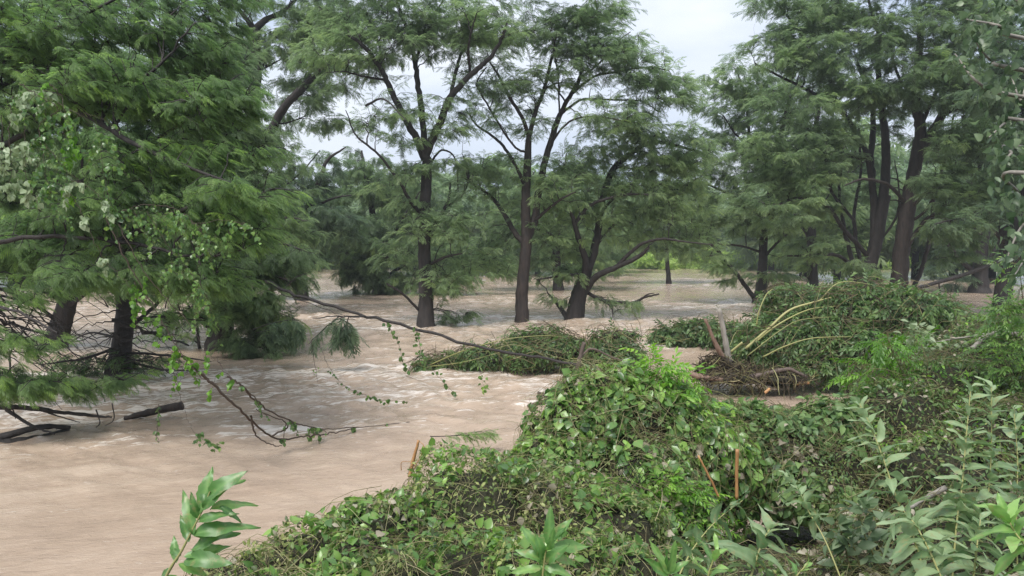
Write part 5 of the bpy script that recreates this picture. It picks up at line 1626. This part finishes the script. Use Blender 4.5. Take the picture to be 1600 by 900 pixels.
vine('hanging tendril with leaf tufts beside the slender dark trunk, over the treetop raft', 16.5, [(648, 512, 18.4), (655, 535, 18), (662, 560, 17.6), (700, 605, 15.4), (712, 618, 15)], 44, (.09, .14), 'vine', side=.12, rs=.007, tone=.3, name='hanging_vine')
vine('short sprig of loose leaves hanging below the treetop raft', 15.0, [(745, 560, 16.5), (752, 585, 15.6), (758, 612, 15)], 14, (.08, .12), 'vine', side=.08, rs=.005, start=.4, name='hanging_vine')


# ---- sprigs of cypress: floating or hanging
def sprig(name, label, d, stems_px, n, fl, mat='needle', temps=FR_NEAR, rs=.02, spread=.5, cat='branch', droop=.2, tone=.5):
    base = P(stems_px[0][0][0], stems_px[0][0][1], d)
    T = thing(name, label, cat, base)
    wd, lv = MB(), MB()
    for st in stems_px:
        q = np.array([P(p_[0], p_[1], d + (p_[2] if len(p_) > 2 else 0)) for p_ in st])
        c = catmull(q, 8)
        tubes(wd, c, np.linspace(rs, rs * .3, len(c)), 6)
        g = norm(np.gradient(c, axis=0))
        i_ = rng.integers(len(c) // 5, len(c), n)
        sd = norm(np.cross(g[i_], [0, 0, 1.0])) * np.where(rng.random(n) < .5, 1, -1)[:, None]
        dd = norm(g[i_] * .7 + sd * rng.uniform(.1, 1, (n, 1)) * spread * 1.6 + rng.normal(size=(n, 3)) * .2 + [0, 0, -droop])
        up = norm(np.array([0, -.1, 1.0]) + rng.normal(size=(n, 3)) * .3)
        scatter(lv, temps, c[i_] + rng.normal(size=(n, 3)) * .02, dd, up, fl * rng.uniform(.6, 1.2, n), tone + rng.normal(size=n) * .15)
    wd.build('stem', M['bark'], T)
    lv.build('fronds', M[mat], T)
    return T


sprig('floating_sprig', 'small green sprig floating alone on the water, midway between sagging bough and near heap', 11.3, [[(672, 682), (705, 681), (735, 676), (768, 672)], [(705, 681), (740, 679), (770, 678)]], 46, .16, 'drift', rs=.008, tone=.9)
sprig('cypress_sprig', 'drooping leafy sprig hanging in the middle of the slanting bough', 18.3, [[(560, 494), (535, 496), (510, 510), (492, 530)], [(545, 495), (540, 508), (525, 525)], [(530, 497), (550, 510), (545, 528)], [(515, 505), (530, 515), (545, 520)]], 26, .42, 'needle_dark', temps=FR_MID, rs=.016, droop=.5, tone=.35)
sprig('cypress_sprig', 'low dark sprig touching the water at the tips of the left boughs', 19.0, [[(395, 515), (425, 505), (460, 500), (468, 512)], [(400, 520), (430, 515), (455, 522)], [(410, 525), (440, 522)]], 50, .42, 'needle_dark', temps=FR_MID, rs=.016, droop=.4, tone=.4)

# ---- leafy boughs hanging into the upper right corner, from a tree standing right of the frame
def corner_tree():
    d = 5.6
    base = np.array([5.9, 5.6, 0.6])
    T = thing('broadleaf_tree', 'broad-leaved tree whose greyish leaves hang into the upper right corner', 'tree', base)
    wd, lv = MB(), MB()
    tr = catmull(np.array([base - [0, 0, .5], base + [0, 0, 1.5], base + [-.2, 0, 3.2], base + [-.3, 0, 5.2]]), 6)
    tubes(wd, tr, np.linspace(.14, .07, len(tr)), 10, lump=.06)
    ends = [[(1590, 150), (1530, 130), (1492, 84)], [(1600, 60), (1560, 40), (1510, 30)], [(1600, 110), (1550, 95), (1520, 60)], [(1610, 190), (1575, 190), (1545, 215)], [(1600, 230), (1580, 240), (1562, 262)],
            [(1640, 20), (1590, 0), (1540, -20)], [(1600, 270), (1590, 300), (1575, 300)], [(1640, 130), (1600, 160), (1580, 120)], [(1660, 400), (1610, 400), (1585, 430)], [(1650, 330), (1600, 350), (1570, 410)]]
    for k, e in enumerate(ends):
        q = [P(*p_, d + rng.uniform(-.5, .5)) for p_ in e]
        z0 = min(max(q[0][2] - .3, 1.5), 5.5)
        q = np.array([np.array([tr[np.argmin(abs(tr[:, 2] - z0))][0], 5.6, z0])] + q)
        c = catmull(q, 8)
        tubes(wd, c, np.linspace(.022, .004, len(c)), 6)
        n = 60
        i_ = rng.integers(int(len(c) * .35), len(c), n)
        o_ = norm(rng.normal(size=(n, 3))) * rng.uniform(0, .16, (n, 1))
        dd = norm(o_ * 4 + [0, 0, -.7] + rng.normal(size=(n, 3)) * .4)
        up = norm(rng.normal(size=(n, 3)) * .5 + [0, -.4, .8])
        scatter(lv, HH + OO, c[i_] + o_, dd, up, rng.uniform(.04, .08, n), .35 + rng.normal(size=n) * .25)
    wd.build('trunk', M['bark_grey'], T, smooth=True)
    lv.build('crown', M['grey_leaf'], T)


corner_tree()

# ---- the scrap of wire fence buried in the vines
mb = MB()
b0 = P(985, 752, 5.25)
ww, hh, n_ = .20, .34, 6
for k in range(-n_, n_ + 1):
    for sg in (1, -1):
        a = np.array([k * ww / n_, 0, -hh / 2])
        e = a + np.array([sg * hh * .62, 0, hh])
        t0, t1 = 0.0, 1.0
        dx = e[0] - a[0]
        ts_ = sorted(((-ww / 2 - a[0]) / dx, (ww / 2 - a[0]) / dx))
        t0, t1 = max(0, ts_[0]), min(1, ts_[1])
        if t1 - t0 < .03: continue
        c = np.array([a + (e - a) * (t0 + (t1 - t0) * q_) for q_ in np.linspace(0, 1, 5)])
        c[:, 1] += .012 * np.sin(c[:, 0] * 22) + sg * .0015
        tubes(mb, b0 + c, np.full(5, .0022), 5)
m_, t_, o_ = newmat('rusty_wire')
b_ = t_.nodes.new('ShaderNodeBsdfPrincipled')
b_.inputs['Base Color'].default_value = (.05, .045, .04, 1); b_.inputs['Metallic'].default_value = .6; b_.inputs['Roughness'].default_value = .55
t_.links.new(b_.outputs[0], o_.inputs[0])
tag(mb.build('wire_mesh', m_, None, base=b0), 'scrap of dark diamond wire mesh showing through the vines of the tall mound', 'wire fence')

# ---- litter on the bank itself
mb = MB()
n = 30000
gx = rng.uniform(-3.5, 9, n)
gy = rng.uniform(1.2, 9, n)
gz = ground_z(gx, gy)
k_ = (gz > 0.02)
org = np.stack([gx, gy, gz + rng.uniform(0, .06, n)], 1)[k_]
scatter(mb, OO + SS, org, norm(rng.normal(size=org.shape) * [1, 1, .35]), norm(rng.normal(size=org.shape) * .5 + [0, 0, 1]), rng.uniform(.025, .06, len(org)), .35 + rng.normal(size=len(org)) * .2)
tag(mb.build('leaf_litter', M['litter']), 'dark wet leaf litter and small weeds covering the near bank', 'leaf litter', kind='stuff')

# ------------------------------------------------------------------ damp air
hx, hy0, hy1, hz0, hz1 = 1200, -400, 1600, -5, 40
v = np.array([[x, y, z] for x in (-hx, hx) for y in (hy0, hy1) for z in (hz0, hz1)], float)
f = [[0, 1, 3, 2], [4, 6, 7, 5], [0, 4, 5, 1], [2, 3, 7, 6], [0, 2, 6, 4], [1, 5, 7, 3]]
mb = MB(); mb.add(v, f)
m_, t_, o_ = newmat('haze')
pv = t_.nodes.new('ShaderNodeVolumePrincipled')
pv.inputs['Color'].default_value = (.86, .92, .96, 1)
pv.inputs['Density'].default_value = HAZE
pv.inputs['Anisotropy'].default_value = 0.2
t_.links.new(pv.outputs[0], o_.inputs['Volume'])
tag(mb.build('haze', m_, None, base=np.zeros(3)), 'faint damp haze hanging between the trees over the river', 'haze', kind='stuff')
